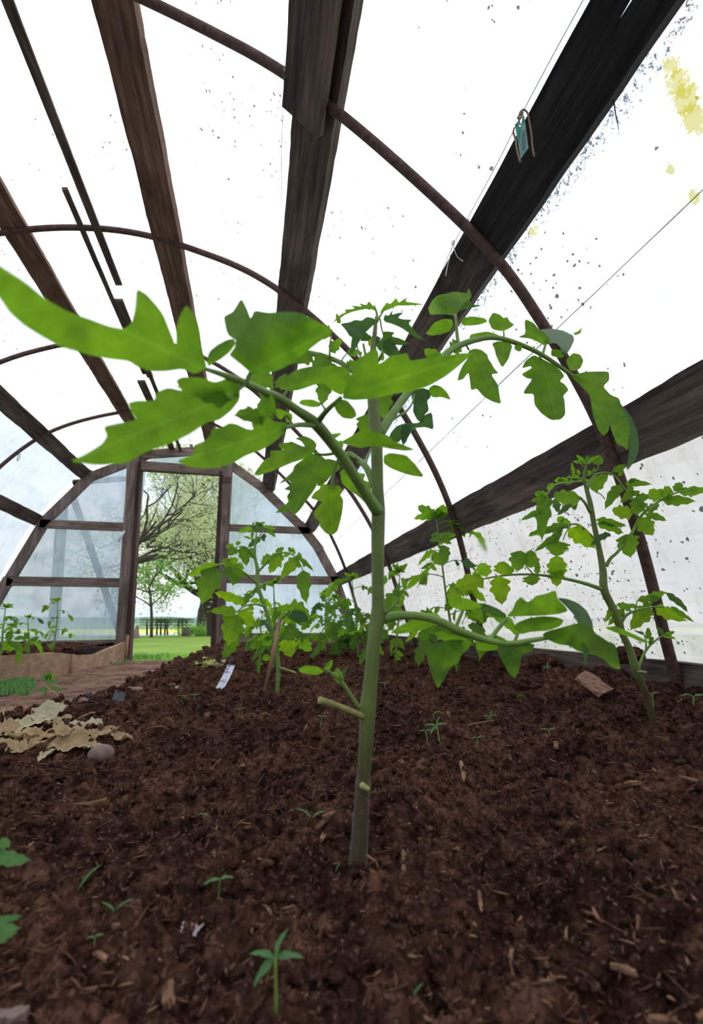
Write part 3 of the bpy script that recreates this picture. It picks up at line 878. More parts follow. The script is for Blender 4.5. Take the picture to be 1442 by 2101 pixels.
# ------------------------------------------------------------------ outside: lawn, field, far hedges and trees
def gz(y):
    y = np.asarray(y, float)
    return np.where(y < 30, -.0145 * np.maximum(y - 4.7, 0) - .01, -.377)
def grassmat(name, a, b, sc=1.0):
    m, t = mat(name)
    cs = coords(t)
    n1 = noise(t, cs, .7 * sc, 4, .6); n2 = noise(t, cs, 30 * sc, 5, .7)
    c = ramp(t, n1, [(.35, a), (.65, b)])
    s = ramp(t, n2, [(.3, (.6, .65, .6)), (.7, (1.15, 1.12, 1.1))])
    princ(t, mixc(t, 1.0, c.outputs[0], s.outputs[0], 'MULTIPLY'), .9, bump(t, n2, .6, .05), .1)
    return m
M['grass'] = grassmat('lawn', (.15, .26, .04), (.26, .37, .07))
M['rape'] = grassmat('rapeseed', (.62, .66, .12), (.80, .78, .16), .3)
M['far_field'] = grassmat('far_green_field', (.16, .27, .12), (.24, .35, .20), .1)
M['far_wood'] = plain('far_wood', (.17, .26, .20), .9, .3, .4, 1.0, .3)
def strip(name, ys, x0, x1, zf, m, nx=24):
    xs = np.linspace(x0, x1, nx); ys = np.asarray(ys)
    A, B = np.meshgrid(xs, ys, indexing='ij')
    k = len(ys)
    v = np.column_stack([A.ravel(), B.ravel(), zf(A.ravel(), B.ravel())])
    f = [(i * k + j, (i + 1) * k + j, (i + 1) * k + j + 1, i * k + j + 1) for i in range(nx - 1) for j in range(k - 1)]
    return MB().add(v, f).build(name, m)
o = strip('floor', np.linspace(4.46, 30, 80), -22, 22, lambda a, b: gz(b) + .02 * vn(a, b, 80), M['grass']); o['kind'] = 'structure'
o = strip('floor', [30, 34, 40, 47], -60, 60, lambda a, b: gz(b) + .10, M['rape']); o['kind'] = 'structure'
o = strip('floor', [47, 70, 110, 200, 400], -300, 300, lambda a, b: gz(b) + .05 + (b - 47) * .001, M['far_field']); o['kind'] = 'structure'
o = strip('floor', [-30, -10, 4.46], -30, -2.28, lambda a, b: -.03 + 0 * a, M['grass'], 6); o['kind'] = 'structure'
o = strip('floor', [-30, -10, 4.46], 1.10, 30, lambda a, b: -.03 + 0 * a, M['grass'], 6); o['kind'] = 'structure'
def lump(name, cx, cy, cz, rx, ry, rz, m, label, cat, nu=90, nv=16, s=0, rough=.35, fr=2.0):
    V = []; F = []
    for i in range(nv):
        ph = i / (nv - 1) * math.pi / 2
        for j in range(nu):
            a = j / nu * 2 * math.pi
            k = 1 + rough * float(vn(math.cos(a) * fr * 2 + i * .35 + 9, math.sin(a) * fr * 2 + i * .3, s))
            V.append((cx + rx * math.cos(a) * math.cos(ph) * k, cy + ry * math.sin(a) * math.cos(ph) * k, cz + rz * math.sin(ph) * k))
    for i in range(nv - 1):
        for j in range(nu): F.append((i * nu + j, i * nu + (j + 1) % nu, (i + 1) * nu + (j + 1) % nu, (i + 1) * nu + j))
    return tag(MB().add(V, F).build(name, m, origin=(cx, cy, cz)), label, cat)
# far wooded ridge
V = []; F = []; xs = np.linspace(-220, 220, 400)
for i, x_ in enumerate(xs):
    hgt = 2.6 + 1.4 * float(fbm(x_ * .03, 0.5, 4, 90)) + .7 * float(fbm(x_ * .25, 2.5, 3, 91))
    for yy_, zz_ in ((228, -.5), (230, hgt * .7), (233, hgt), (242, hgt), (250, -.5)): V.append((x_, yy_, zz_))
for i in range(len(xs) - 1):
    for j in range(4): F.append((i * 5 + j, (i + 1) * 5 + j, (i + 1) * 5 + j + 1, i * 5 + j + 1))
tag(MB().add(V, F).build('woodland', M['far_wood'], origin=(0, 235, 0)), 'low hazy band of woodland on the far horizon beyond the yellow field', 'woodland', kind='stuff')
M['blossom'] = leafmat('orchard_leaf', (.42, .47, .28), (.54, .62, .32), mixf=.4)
M['young_green'] = leafmat('young_tree_leaf', (.17, .33, .07), (.32, .60, .08), mixf=.45)
M['hedge_leaf'] = leafmat('hedge_leaf', (.13, .18, .11), (.22, .3, .15), mixf=.3)
def foliage(name, P, size, m, parent, seed=0):
    rs = np.random.RandomState(seed); n = len(P)
    d = rs.normal(size=(n, 3)); d /= np.linalg.norm(d, axis=1)[:, None]
    e = np.cross(d, rs.normal(size=(n, 3))); e /= np.linalg.norm(e, axis=1)[:, None]
    s = size * rs.uniform(.6, 1.3, n)[:, None]
    q_ = np.stack([P - d * s * .5, P + e * s * .28, P + d * s * .5, P - e * s * .28], 1)
    off = root_loc(parent)
    o = bulk(name, (q_ - off).reshape(-1, 3), np.arange(4 * n).reshape(-1, 4), m, 4)
    o.parent = parent
    return o
def branching(mb, p, d, L, r, depth, tips, rs, up=.15, spread=.7):
    pts = [p]; q_ = p.copy(); dd = d.copy()
    for i in range(4):
        dd = dd + rs.normal(size=3) * .16; dd[2] += up * .25; dd /= np.linalg.norm(dd)
        q_ = q_ + dd * L / 4; pts.append(q_.copy())
    mb.tube(pts, np.linspace(r, r * .62, 5), 6 if r > .03 else 4, cap=False)
    if depth <= 2: tips.extend(pts[1:])
    if depth == 0: return
    for k in range(rs.randint(2, 4)):
        nd = dd + rs.normal(size=3) * spread; nd[2] += up; nd /= np.linalg.norm(nd)
        i = rs.randint(2, 5)
        branching(mb, pts[i], nd, L * rs.uniform(.62, .8), r * .58, depth - 1, tips, rs, up, spread)
def tree(loc, label, trunk, dirs, L, r, depth, leafn, leafs, m, seed, bark='bark_dark', spread=.7, jit=.3, up=.15, cat='tree'):
    rs = np.random.RandomState(seed)
    rt = thing('tree', loc, label, cat)
    mb = MB(); tips = []
    if trunk: mb.tube(trunk[0], trunk[1], 10, res=4, bump=.05)
    for (p, d) in dirs: branching(mb, np.array(p, float), np.array(d, float) / np.linalg.norm(d), L, r, depth, tips, rs, up, spread)
    mb.build('trunk', M[bark], parent=rt)
    T = np.array(tips)
    P = T[rs.randint(0, len(T), leafn)] + rs.normal(size=(leafn, 3)) * jit
    f = foliage('foliage', P, leafs, m, rt, seed)
    f['kind'] = 'stuff'
    return rt
YT = 24.0
def tp(x, y, Y=YT): return atY(x, y, Y)
# right-hand blossom tree: leaning dark trunk that forks
b0 = tp(440, 1302)
tree(b0, 'blossoming tree with a dark leaning trunk, at the right side of the doorway view', ([b0 - [0, 0, .3], tp(436, 1270), tp(426, 1238), tp(425, 1225)], [.36, .3, .27, .24]),
     [(tp(426, 1238), (-.8, -.2, .9)), (tp(427, 1235), (.7, .3, 1.2)), (tp(425, 1228), (-.9, .5, .35)), (tp(430, 1240), (.3, -.5, 1)), (tp(424, 1226), (-.5, -.2, 1.4)), (tp(424, 1228), (-1.3, -.3, .5)), (tp(424, 1228), (-1.2, -.3, 1.1))], 2.6, .15, 5, 17000, .13, M['blossom'], 5, spread=.75, jit=.30)
b0 = tp(414, 1301, 26)
tree(b0, 'tree with a straight grey trunk close left of the leaning dark trunk', ([b0 - [0, 0, .3], tp(414, 1262, 26), tp(420, 1220, 26), tp(421, 1080, 26), tp(417, 960, 26)], [.30, .24, .21, .16, .12]),
     [(tp(421, 1120, 26), (-1, 0, .8)), (tp(421, 1060, 26), (1, 0, .8)), (tp(420, 1030, 26), (-.8, .4, .6)), (tp(419, 1000, 26), (.6, -.4, .8)), (tp(418, 975, 26), (-.6, .1, 1))], 2.0, .08, 4, 9500, .12, M['blossom'], 8, bark='bark', jit=.35)
b0 = tp(452, 1303, 23)
tree(b0, 'tree trunk half hidden by the right door jamb', ([b0 - [0, 0, .3], tp(452, 1250, 23), tp(458, 1200, 23), tp(460, 1120, 23)], [.22, .2, .18, .15]),
     [(tp(459, 1180, 23), (-.6, 0, 1)), (tp(460, 1120, 23), (-.5, .2, 1)), (tp(460, 1120, 23), (.5, .2, 1))], 2.0, .10, 4, 5000, .12, M['blossom'], 12, jit=.3)
# left tree: trunk outside the doorway view, limbs reach in from the left
b0 = tp(262, 1303, 15)
tree(b0, 'large spreading tree whose dark limbs reach into the doorway view from the left', ([b0 - [0, 0, .3], tp(261, 1230, 15), tp(262, 1175, 15), tp(272, 1155, 15), tp(290, 1148, 15), tp(325, 1138, 15)], [.13, .13, .13, .12, .10, .05]),
     [(tp(262, 1160, 15), (.9, .2, .55)), (tp(270, 1115, 15), (.8, .1, .9)), (tp(286, 1112, 15), (.6, -.1, 1.3)), (tp(300, 1122, 15), (1, .1, .2)), (tp(286, 1112, 15), (.9, -.3, .75)), (tp(264, 1140, 15), (.3, .3, 1)), (tp(300, 1122, 15), (.5, .3, 1.2)), (tp(262, 1150, 15), (.3, .8, .1))], 1.5, .045, 5, 9000, .085, M['blossom'], 21, spread=.6, jit=.2, up=.12)
mb_ = MB()
# young bright green tree
b0 = tp(311, 1303, 21)
tree(b0, 'slender young tree with bright green leaves left of the clipped row', ([b0 - [0, 0, .2], tp(311, 1280, 21), tp(310, 1240, 21), tp(306, 1200, 21)], [.07, .06, .05, .03]),
     [(tp(310, 1245, 21), (-.8, 0, .7)), (tp(310, 1240, 21), (.8, 0, .6)), (tp(308, 1225, 21), (-.6, .3, .8)), (tp(306, 1205, 21), (.2, 0, 1)), (tp(308, 1215, 21), (-.9, .3, .2)), (tp(308, 1215, 21), (.9, .3, .3))], .9, .03, 3, 2600, .12, M['young_green'], 31, jit=.22)
# clipped row of small trees with a flat shared head
for i_, px_ in enumerate((302, 322, 330, 338, 344, 367, 374, 383)):
    b0 = atY(px_, 1299.5, 29)
    rt = thing('clipped_tree', b0, ['first thin-trunked clipped tree of the flat-topped row, counting from the left', 'second clipped tree of the flat-topped row, standing by the young green tree', 'third clipped tree of the flat-topped row, counting from the left',
               'fourth clipped tree of the flat-topped row, in its dense middle', 'fifth clipped tree of the flat-topped row, in its dense middle', 'sixth clipped tree, after the gap in the flat-topped row', 'seventh clipped tree of the flat-topped row', 'last clipped tree of the flat-topped row, behind the cut stump'][i_], 'tree', 'clipped trees in a row beyond the lawn')
    top = atY(px_ + rnd.uniform(-1, 1), 1271, 29)
    mb = MB().tube([b0 - [0, 0, .1], (b0 + top) / 2 + [rnd.uniform(-.05, .05), 0, 0], top], [.055, .05, .03], 6)
    for s_ in (-1, 1):
        for zf in (.55, .75, .95):
            c = b0 + (top - b0) * zf
            mb.tube([c, c + [s_ * .2, .05, .06], c + [s_ * .42, 0, .05]], [.02, .015, .008], 4)
    mb.build('trunk', M['bark_dark'], parent=rt)
    rs = np.random.RandomState(i_)
    P = np.column_stack([top[0] + rs.uniform(-.38, .38, 420), top[1] + rs.uniform(-.15, .15, 420), top[2] + np.where(rs.uniform(size=420) < .6, rs.normal(0, .05, 420), -rs.uniform(0, .55, 420))])
    foliage('foliage', P, .07, M['hedge_leaf'], rt, i_)['kind'] = 'stuff'
b0 = atY(381, 1300, 22)
tag(MB().tube([b0 - [0, 0, .1], b0 + [0, 0, .05], b0 + [0.01, 0, .27]], [.19, .17, .17], 14, bump=.05).build('cut_stump', M['bark'], origin=b0), 'squat cut tree stump at the back of the lawn', 'stump')
b0 = atY(400, 1301, 25)
rs = np.random.RandomState(3); P = rs.normal(size=(2600, 3)) * [.42, .3, .16] + b0 + [0.05, 0, .1]; P = P[P[:, 2] > b0[2] - .05]
rt = thing('bush', b0, 'low rounded green bush between the cut stump and the grey trunk', 'bush')
foliage('foliage', P, .09, M['young_green'], rt, 4)
b0 = atY(279, 1308, 13)
lump('boulder', b0[0], 13, b0[2] - .02, .075, .09, .30, M['stone'], 'brown rounded boulder just outside, at the left edge of the doorway', 'rock', 30, 10, 5)
# grass tufts at the threshold and the weeds along the path
def tufts(name, pts, hgt, m, label, seed, wid=.0035, k=14):
    rs = np.random.RandomState(seed); V = []; F = []
    for (x_, y_, z_) in pts:
        for _ in range(k):
            a = rs.uniform(0, 6.28); l = hgt * rs.uniform(.5, 1.2); bx_, by_ = x_ + rs.normal(0, .012), y_ + rs.normal(0, .012)
            dx, dy = math.cos(a), math.sin(a); b = rs.uniform(.1, .6) * l; w_ = wid * rs.uniform(.6, 1.2); n0 = len(V)
            px_, py_ = -dy * w_, dx * w_
            V += [(bx_ - px_, by_ - py_, z_ - .005), (bx_ + px_, by_ + py_, z_ - .005), (bx_ + dx * b * .4 + px_ * .8, by_ + dy * b * .4 + py_ * .8, z_ + l * .6), (bx_ + dx * b * .4 - px_ * .8, by_ + dy * b * .4 - py_ * .8, z_ + l * .6), (bx_ + dx * b, by_ + dy * b, z_ + l * .95)]
            F += [(n0, n0 + 1, n0 + 2, n0 + 3), (n0 + 3, n0 + 2, n0 + 4)]
    return tag(MB().add(V, F).build(name, m), label, 'grass', kind='stuff')
pts = [(x_, y_, float(gz(y_))) for x_, y_ in zip(nr.uniform(-1.2, .2, 420), 4.6 + 1.6 * nr.uniform(0, 1, 420) ** 1.6)]
tufts('lawn_grass', pts, .045, M['young_green'], 'longer grass growing just outside the open doorway', 1)
pts = []
for _ in range(55):
    p = atZ(rnd.uniform(-10, 66), rnd.uniform(1388, 1424), -.005); pts.append(tuple(p))
tufts('path_weeds', pts, .035, M['leaf_seed'], 'low green weeds at the foot of the long slab board by the path', 2, wid=.005)
pts = [tuple(atZ(rnd.uniform(215, 262), rnd.uniform(1350, 1362), .035)) for _ in range(14)] + [tuple(atZ(rnd.uniform(270, 345), rnd.uniform(1342, 1352), .03)) for _ in range(24)]
tufts('threshold_weeds', pts, .03, M['leaf_seed'], 'thin fringe of weeds across the threshold and by the left door post', 5)

# ------------------------------------------------------------------ leaves
def inpoly(pts, poly):
    x, y = pts[:, 0], pts[:, 1]; c = np.zeros(len(pts), bool); j = len(poly) - 1
    for i in range(len(poly)):
        xi, yi = poly[i]; xj, yj = poly[j]
        c ^= ((yi > y) != (yj > y)) & (x < (xj - xi) * (y - yi) / (yj - yi + 1e-12) + xi)
        j = i
    return c
def tri(poly, step, sharp=.16):
    """rounded, evenly stepped outline filled with triangles"""
    poly = np.asarray(poly, float)
    q = []
    n = len(poly)
    for i in range(n):
        a, b = poly[i], poly[(i + 1) % n]
        q.append(a + (b - a) * sharp); q.append(b - (b - a) * sharp)
    poly = np.array(q); out = []
    n = len(poly)
    for i in range(n):
        a, b = poly[i], poly[(i + 1) % n]
        k = max(1, int(round(np.linalg.norm(b - a) / step)))
        for j in range(k): out.append(a + (b - a) * j / k)
    out = np.array(out)
    lo, hi = out.min(0), out.max(0)
    gx_ = np.arange(lo[0], hi[0], step); gy_ = np.arange(lo[1], hi[1], step * .87)
    A, B = np.meshgrid(gx_, gy_); A = A + (np.arange(len(gy_)) % 2)[:, None] * step * .5
    g = np.column_stack([A.ravel(), B.ravel()])
    g = g[inpoly(g, out)]
    if len(g):
        d = np.sqrt(((g[:, None, :] - out[None]) ** 2).sum(-1)).min(1)
        g = g[d > step * .45]
    P = np.vstack([out, g]) if len(g) else out
    E_ = [(i, (i + 1) % len(out)) for i in range(len(out))]
    sc_ = 1.0 / max(hi - lo)
    r_ = delaunay_2d_cdt([Vector(((p[0] - lo[0]) * sc_, (p[1] - lo[1]) * sc_)) for p in P], E_, [], 1, 1e-6)
    V = np.array([(v[0] / sc_ + lo[0], v[1] / sc_ + lo[1]) for v in r_[0]])
    return V, [tuple(f) for f in r_[2]]
def traced(mb, poly, base, tip, Yb, Yt, tilt=0.0, cup=0.0, wave=.004, seed=0, mat_=0, step=None, arch=0.0):
    """a blade outlined by points of the photo, laid at its real distances"""
    base = np.array(base, float); tip = np.array(tip, float); L = np.linalg.norm(tip - base)
    V, F = tri(poly, step or max(5.0, L / 16))
    ax = (tip - base) / L; sx = np.array([-ax[1], ax[0]])
    tilt = (abs(tilt) * .6 or .03) * sx[1]      # blades spread level over the camera: their upper edge is the nearer one
    u = (V - base) @ ax / L; w = (V - base) @ sx / L
    Y = Yb + (Yt - Yb) * u + tilt * w + cup * w * w + arch * 4 * u * (1 - u) + wave * 2 * (fbm(u * 3.5, w * 3.5, 3, seed) + .35 * np.abs(vn(u * 8, w * 3, seed + 5)))
    P = np.array([atY(a, b, c) for (a, b), c in zip(V, Y)])
    # face the lit side upwards
    mb.add(P, F, mat_, np.column_stack([u, w]))
def outline(seed, w=.52, k=4, deep=.5, lobed=True):
    r = random.Random(seed)
    def sidep(s):
        o = [(0.0, .015 * s)]
        for i in range(k):
            t0 = .06 + .80 * i / k; dt = .80 / k
            def env(t): return max(.02, w / 2 * (math.sin(math.pi * min(1, t * .86 + .14)) ** .85) * (1.12 - .28 * t))
            tt_ = t0 + dt * .62 + r.uniform(-.02, .02)
            e = env(tt_) * r.uniform(.88, 1.1)
            o.append((t0 + dt * .12, env(t0 + dt * .15) * (.78 if i else .62)))
            o.append((tt_ - dt * .22, e * .97)); o.append((tt_ + dt * .05, e))
            if lobed: o.append((t0 + dt * .98, env(t0 + dt) * (1 - deep * (1.0 - .75 * i / k) * r.uniform(.7, 1.1))))
        o = [(a, b * s) if b > 0 or s > 0 else (a, b) for a, b in o]
        return o
    a = sidep(1); b = [(x_, -abs(y_)) for x_, y_ in sidep(1)]
    return a + [(.93, .03), (1.0, .0), (.93, -.03)] + b[::-1]
_cache = {}
def blade(seed, w, k, deep, step):
    key = (seed % 9, round(w, 1), k, round(deep, 1), step)
    if key not in _cache: _cache[key] = tri(outline(key[0] + 100, 1.0, k, deep), step, .18)
    return _cache[key]
def leaflet3(mb, base, tip, wm, nrm, seed=0, k=4, deep=.45, arch=.06, fold=.15, curl=.15, mat_=0, step=.07):
    base = np.asarray(base, float); tip = np.asarray(tip, float)
    A = tip - base; L = np.linalg.norm(A); A = A / L
    nrm = nrm - A * (nrm @ A); nrm = nrm / (np.linalg.norm(nrm) + 1e-9); B = np.cross(A, nrm)
    V, F = blade(seed, 1.0, k, deep, step)
    u = V[:, 0]; w = V[:, 1] * (wm / L)
    aw = np.abs(w)
    n_ = arch * 4 * u * (1 - u) - curl * u ** 3 * .5 + fold * aw - .3 * w * w + .02 * fbm(u * 4 + seed, V[:, 1] * 4, 3, seed) + .012 * np.abs(np.sin((u - np.abs(V[:, 1]) * .8) * 24)) * (aw > .01)
    P = base + A * (u * L)[:, None] + B * (w * L * math.cos(fold))[:, None] + nrm * (n_ * L)[:, None]
    mb.add(P, F, mat_, np.column_stack([u, V[:, 1]]))
def px_leaflet(mb, b, t, wpx, Yb, Yt, seed=0, roll=None, k=3, deep=.34, mat_=0, step=.075, **kw):
    r = random.Random(seed * 7 + 1)
    if roll is None: roll = r.uniform(-.55, .55)
    B = atY(*b, Yb); T = atY(*t, Yt); A = T - B; L = np.linalg.norm(A); A = A / L
    v = CAM - (B + T) / 2; v = v - A * (v @ A); v /= np.linalg.norm(v)
    s_ = np.cross(A, v); nrm = v * math.cos(roll) + s_ * math.sin(roll)
    if nrm[2] < 0: nrm = -nrm
    wm = 1.12 * wpx * dep((B + T) / 2) / FPX / max(.5, math.cos(roll))
    leaflet3(mb, B, T, wm, nrm, seed, k, deep, mat_=mat_, step=step, **kw)
def px_tube(mb, pts, Ys, rpx, seg=8, mat_=0, res=5):
    P = [atY(a, b, y) for (a, b), y in zip(pts, Ys)]
    R = [r * dep(p) / FPX for p, r in zip(P, rpx)]
    mb.tube(P, R, seg, mat_, res=res)
def lerp(a, b, n): return list(np.linspace(a, b, n))
def hairs(name, pts, rad, n, L, parent, seed):
    P, rr_ = smooth(pts, np.array(rad, float), 12)
    rs = np.random.RandomState(seed); i = rs.randint(0, len(P) - 1, n); f = rs.uniform(size=n)[:, None]
    T = P[i + 1] - P[i]; c = P[i] + T * f; T /= np.linalg.norm(T, axis=1)[:, None]
    d = rs.normal(size=(n, 3)); d -= T * (d * T).sum(1)[:, None]; d /= np.linalg.norm(d, axis=1)[:, None]
    s = np.cross(T, d) * .00005; b = c + d * rr_[i][:, None] * .97; l = (L * rs.uniform(.5, 1.1, n))[:, None]
    q_ = np.stack([b - s, b + s, b + (d + T * .2 * rs.normal(size=(n, 1))) * l], 1)
    o = bulk(name, (q_ - root_loc(parent)).reshape(-1, 3), np.arange(3 * n).reshape(-1, 3), M['hair'], 3)
    o.parent = parent; o['kind'] = 'stuff'

# ------------------------------------------------------------------ the big tomato plant in front
Y0 = .441
mainp = [(733, 1800, 20), (735, 1760, 18.5), (739, 1700, 16.5), (742, 1640, 14.5), (744, 1612, 15), (746, 1590, 13), (752, 1500, 15), (754, 1455, 17), (760, 1400, 14.5), (766, 1330, 14), (775, 1266, 15.8),
         (776, 1240, 13.4), (775, 1200, 12.5), (775, 1110, 13.5), (776, 1050, 14), (774, 1000, 12.3), (773, 930, 12), (771, 885, 12.6), (766, 830, 12), (763, 780, 11), (764, 740, 8), (768, 690, 5), (772, 650, 3)]
bp = soil_at(735, 1765)
tm = thing('tomato_plant', (bp[0], Y0, bp[2]), 'large young tomato plant nearest the camera, with a thick hairy stem, in the dark soil', 'tomato plant', None)
P = [atY(a, b, Y0) for a, b, r in mainp]; R = [r * dep(p) / FPX for p, (a, b, r) in zip(P, mainp)]
mb = MB().tube(P, R, 20, res=6, bump=.015)
mb.build('stem', M['stem'], parent=tm)
hairs('stem_hair', P, R, 9000, .0016, tm, 1)
LM = [M['leaf'], M['petiole'], M['leaf_dark'], M['leaf_lime']]
def leaf_part(parent, tubes, blades, name='leaf', mats=None, sub=True):
    """petiole and midrib as the leaf part, each leaflet a sub-part"""
    mb = MB()
    for (pts, Ys, rp) in tubes: px_tube(mb, pts, Ys, rp, 10, 0)
    lf = mb.build(name, [M['petiole']], parent=parent)
    for i, b in enumerate(blades):
        m2 = MB()
        kind = b[0]
        if kind == 'T': traced(m2, *b[2:-1], **b[-1])
        else: px_leaflet(m2, *b[2:-1], **b[-1])
        m2.build('leaflet', [M[b[1]]], parent=lf)
    return lf
# leaf reaching towards the camera and left
leaf_part(tm, [([(775, 1050), (742, 1000), (700, 935), (650, 872), (610, 842), (575, 818), (540, 803), (500, 785), (455, 768), (415, 755)], [.438, .42, .40, .375, .35, .33, .31, .29, .27, .26], [13, 11, 11, 12.5, 9.5, 9, 8, 8, 6, 4]),
               ([(648, 872), (668, 845), (700, 815)], [.375, .36, .345], [7, 5.5, 4]), ([(643, 872), (610, 872), (575, 880)], [.37, .355, .34], [6, 5, 4]), ([(505, 787), (510, 772), (517, 757)], [.29, .288, .287], [5, 4, 3]),
               ([(575, 818), (585, 808), (590, 796)], [.33, .33, .33], [4, 3, 2]), ([(500, 788), (485, 802), (470, 820)], [.29, .285, .28], [5.5, 4.5, 3]), ([(600, 872), (592, 858), (584, 850)], [.36, .36, .36], [3, 2.5, 2]), ([(668, 843), (662, 832), (655, 826)], [.355, .355, .355], [2.5, 2, 2]), ([(672, 905), (680, 898), (690, 893)], [.40, .40, .40], [2, 1.5, 1])],
 [('T', 'leaf', [(425, 755), (415, 720), (407, 665), (395, 640), (382, 625), (370, 645), (362, 670), (361, 712), (355, 695), (345, 670), (335, 645), (320, 625), (300, 603), (280, 592), (277, 635), (270, 662), (255, 675), (225, 670), (185, 655), (140, 640), (95, 615), (50, 577), (0, 545), (-25, 520), (-40, 560), (-20, 590), (0, 612), (20, 642), (50, 668), (85, 690), (125, 712), (175, 726), (220, 736), (265, 741), (280, 752), (310, 762), (340, 762), (375, 757), (400, 768)], (420, 758), (-25, 540), .262, .185, dict(tilt=.11, cup=.12, wave=.006, seed=1, step=13)),
  ('T', 'leaf', [(492, 790), (470, 775), (440, 785), (415, 775), (375, 773), (361, 780), (367, 795), (375, 802), (345, 795), (320, 805), (317, 822), (280, 822), (262, 827), (270, 847), (280, 862), (250, 867), (212, 875), (220, 895), (208, 912), (175, 932), (142, 947), (200, 955), (260, 950), (300, 927), (350, 910), (390, 890), (425, 866), (450, 862), (475, 842), (492, 820)], (492, 802), (142, 948), .285, .235, dict(tilt=.13, cup=.1, wave=.006, seed=2, step=12)),
  ('T', 'leaf', [(590, 868), (560, 864), (545, 850), (530, 857), (515, 868), (520, 882), (505, 880), (485, 870), (470, 868), (455, 877), (435, 879), (432, 892), (418, 906), (397, 914), (400, 930), (360, 947), (395, 960), (435, 962), (475, 952), (505, 934), (540, 922), (565, 905), (585, 887)], (592, 876), (362, 948), .345, .285, dict(tilt=.10, cup=.15, wave=.006, seed=3, step=10)),
  ('T', 'leaf', [(517, 768), (497, 750), (478, 735), (470, 728), (482, 712), (484, 697), (470, 690), (464, 678), (459, 650), (468, 645), (478, 640), (495, 612), (507, 635), (514, 655), (522, 637), (550, 642), (575, 640), (610, 640), (645, 655), (675, 675), (672, 690), (650, 705), (625, 725), (600, 745), (575, 758), (550, 766)], (515, 762), (676, 680), .287, .262, dict(tilt=.10, cup=.15, wave=.006, seed=4, step=10)),
  ('T', 'leaf', [(427, 753), (423, 738), (430, 720), (445, 708), (465, 697), (480, 694), (484, 705), (472, 722), (452, 738), (438, 745)], (427, 752), (483, 697), .262, .27, dict(tilt=.04, cup=.1, wave=.002, seed=5)),
  ('T', 'leaf', [(702, 818), (707, 795), (712, 780), (722, 765), (728, 742), (747, 728), (770, 712), (777, 725), (776, 747), (786, 742), (800, 730), (822, 727), (835, 724), (841, 740), (860, 737), (878, 734), (916, 729), (953, 724), (970, 725), (949, 744), (916, 771), (878, 793), (841, 803), (803, 809), (766, 818), (728, 821)], (700, 816), (970, 726), .342, .305, dict(tilt=.12, cup=.12, wave=.006, seed=6, step=11)),
  ('T', 'leaf', [(585, 797), (579, 788), (590, 770), (612, 757), (639, 751), (650, 754), (683, 750), (706, 752), (720, 765), (712, 790), (702, 812), (683, 803), (665, 786), (646, 789), (616, 800), (594, 803)], (585, 796), (712, 765), .332, .35, dict(tilt=.06, cup=.1, wave=.005, seed=7)),
  ('T', 'leaf', [(586, 852), (575, 862), (566, 853), (562, 842), (570, 838), (590, 845), (600, 850), (600, 862), (588, 868)], (586, 852), (562, 845), .36, .36, dict(wave=.002, seed=8, step=5)),
  ('T', 'leaf', [(658, 834), (640, 836), (622, 832), (612, 828), (618, 820), (640, 819), (655, 825)], (658, 830), (612, 827), .355, .35, dict(wave=.002, seed=9, step=5)),
  ('T', 'leaf', [(682, 825), (695, 819), (712, 821), (728, 840), (732, 853), (722, 860), (703, 858), (690, 845)], (683, 824), (730, 857), .35, .34, dict(wave=.003, seed=10, step=6)),
  ('T', 'leaf', [(674, 898), (680, 890), (695, 888), (701, 889), (693, 897), (680, 902)], (675, 899), (701, 889), .40, .40, dict(wave=.001, seed=11, step=4)),
  ('P', 'leaf', (470, 822), (360, 790), 44, .285, .27, dict(seed=12, roll=.5)),
  ('P', 'leaf', (560, 815), (525, 852), 50, .31, .33, dict(seed=13, roll=.6)),
  ('P', 'leaf', (540, 860), (480, 850), 36, .33, .31, dict(seed=14, roll=.6))])
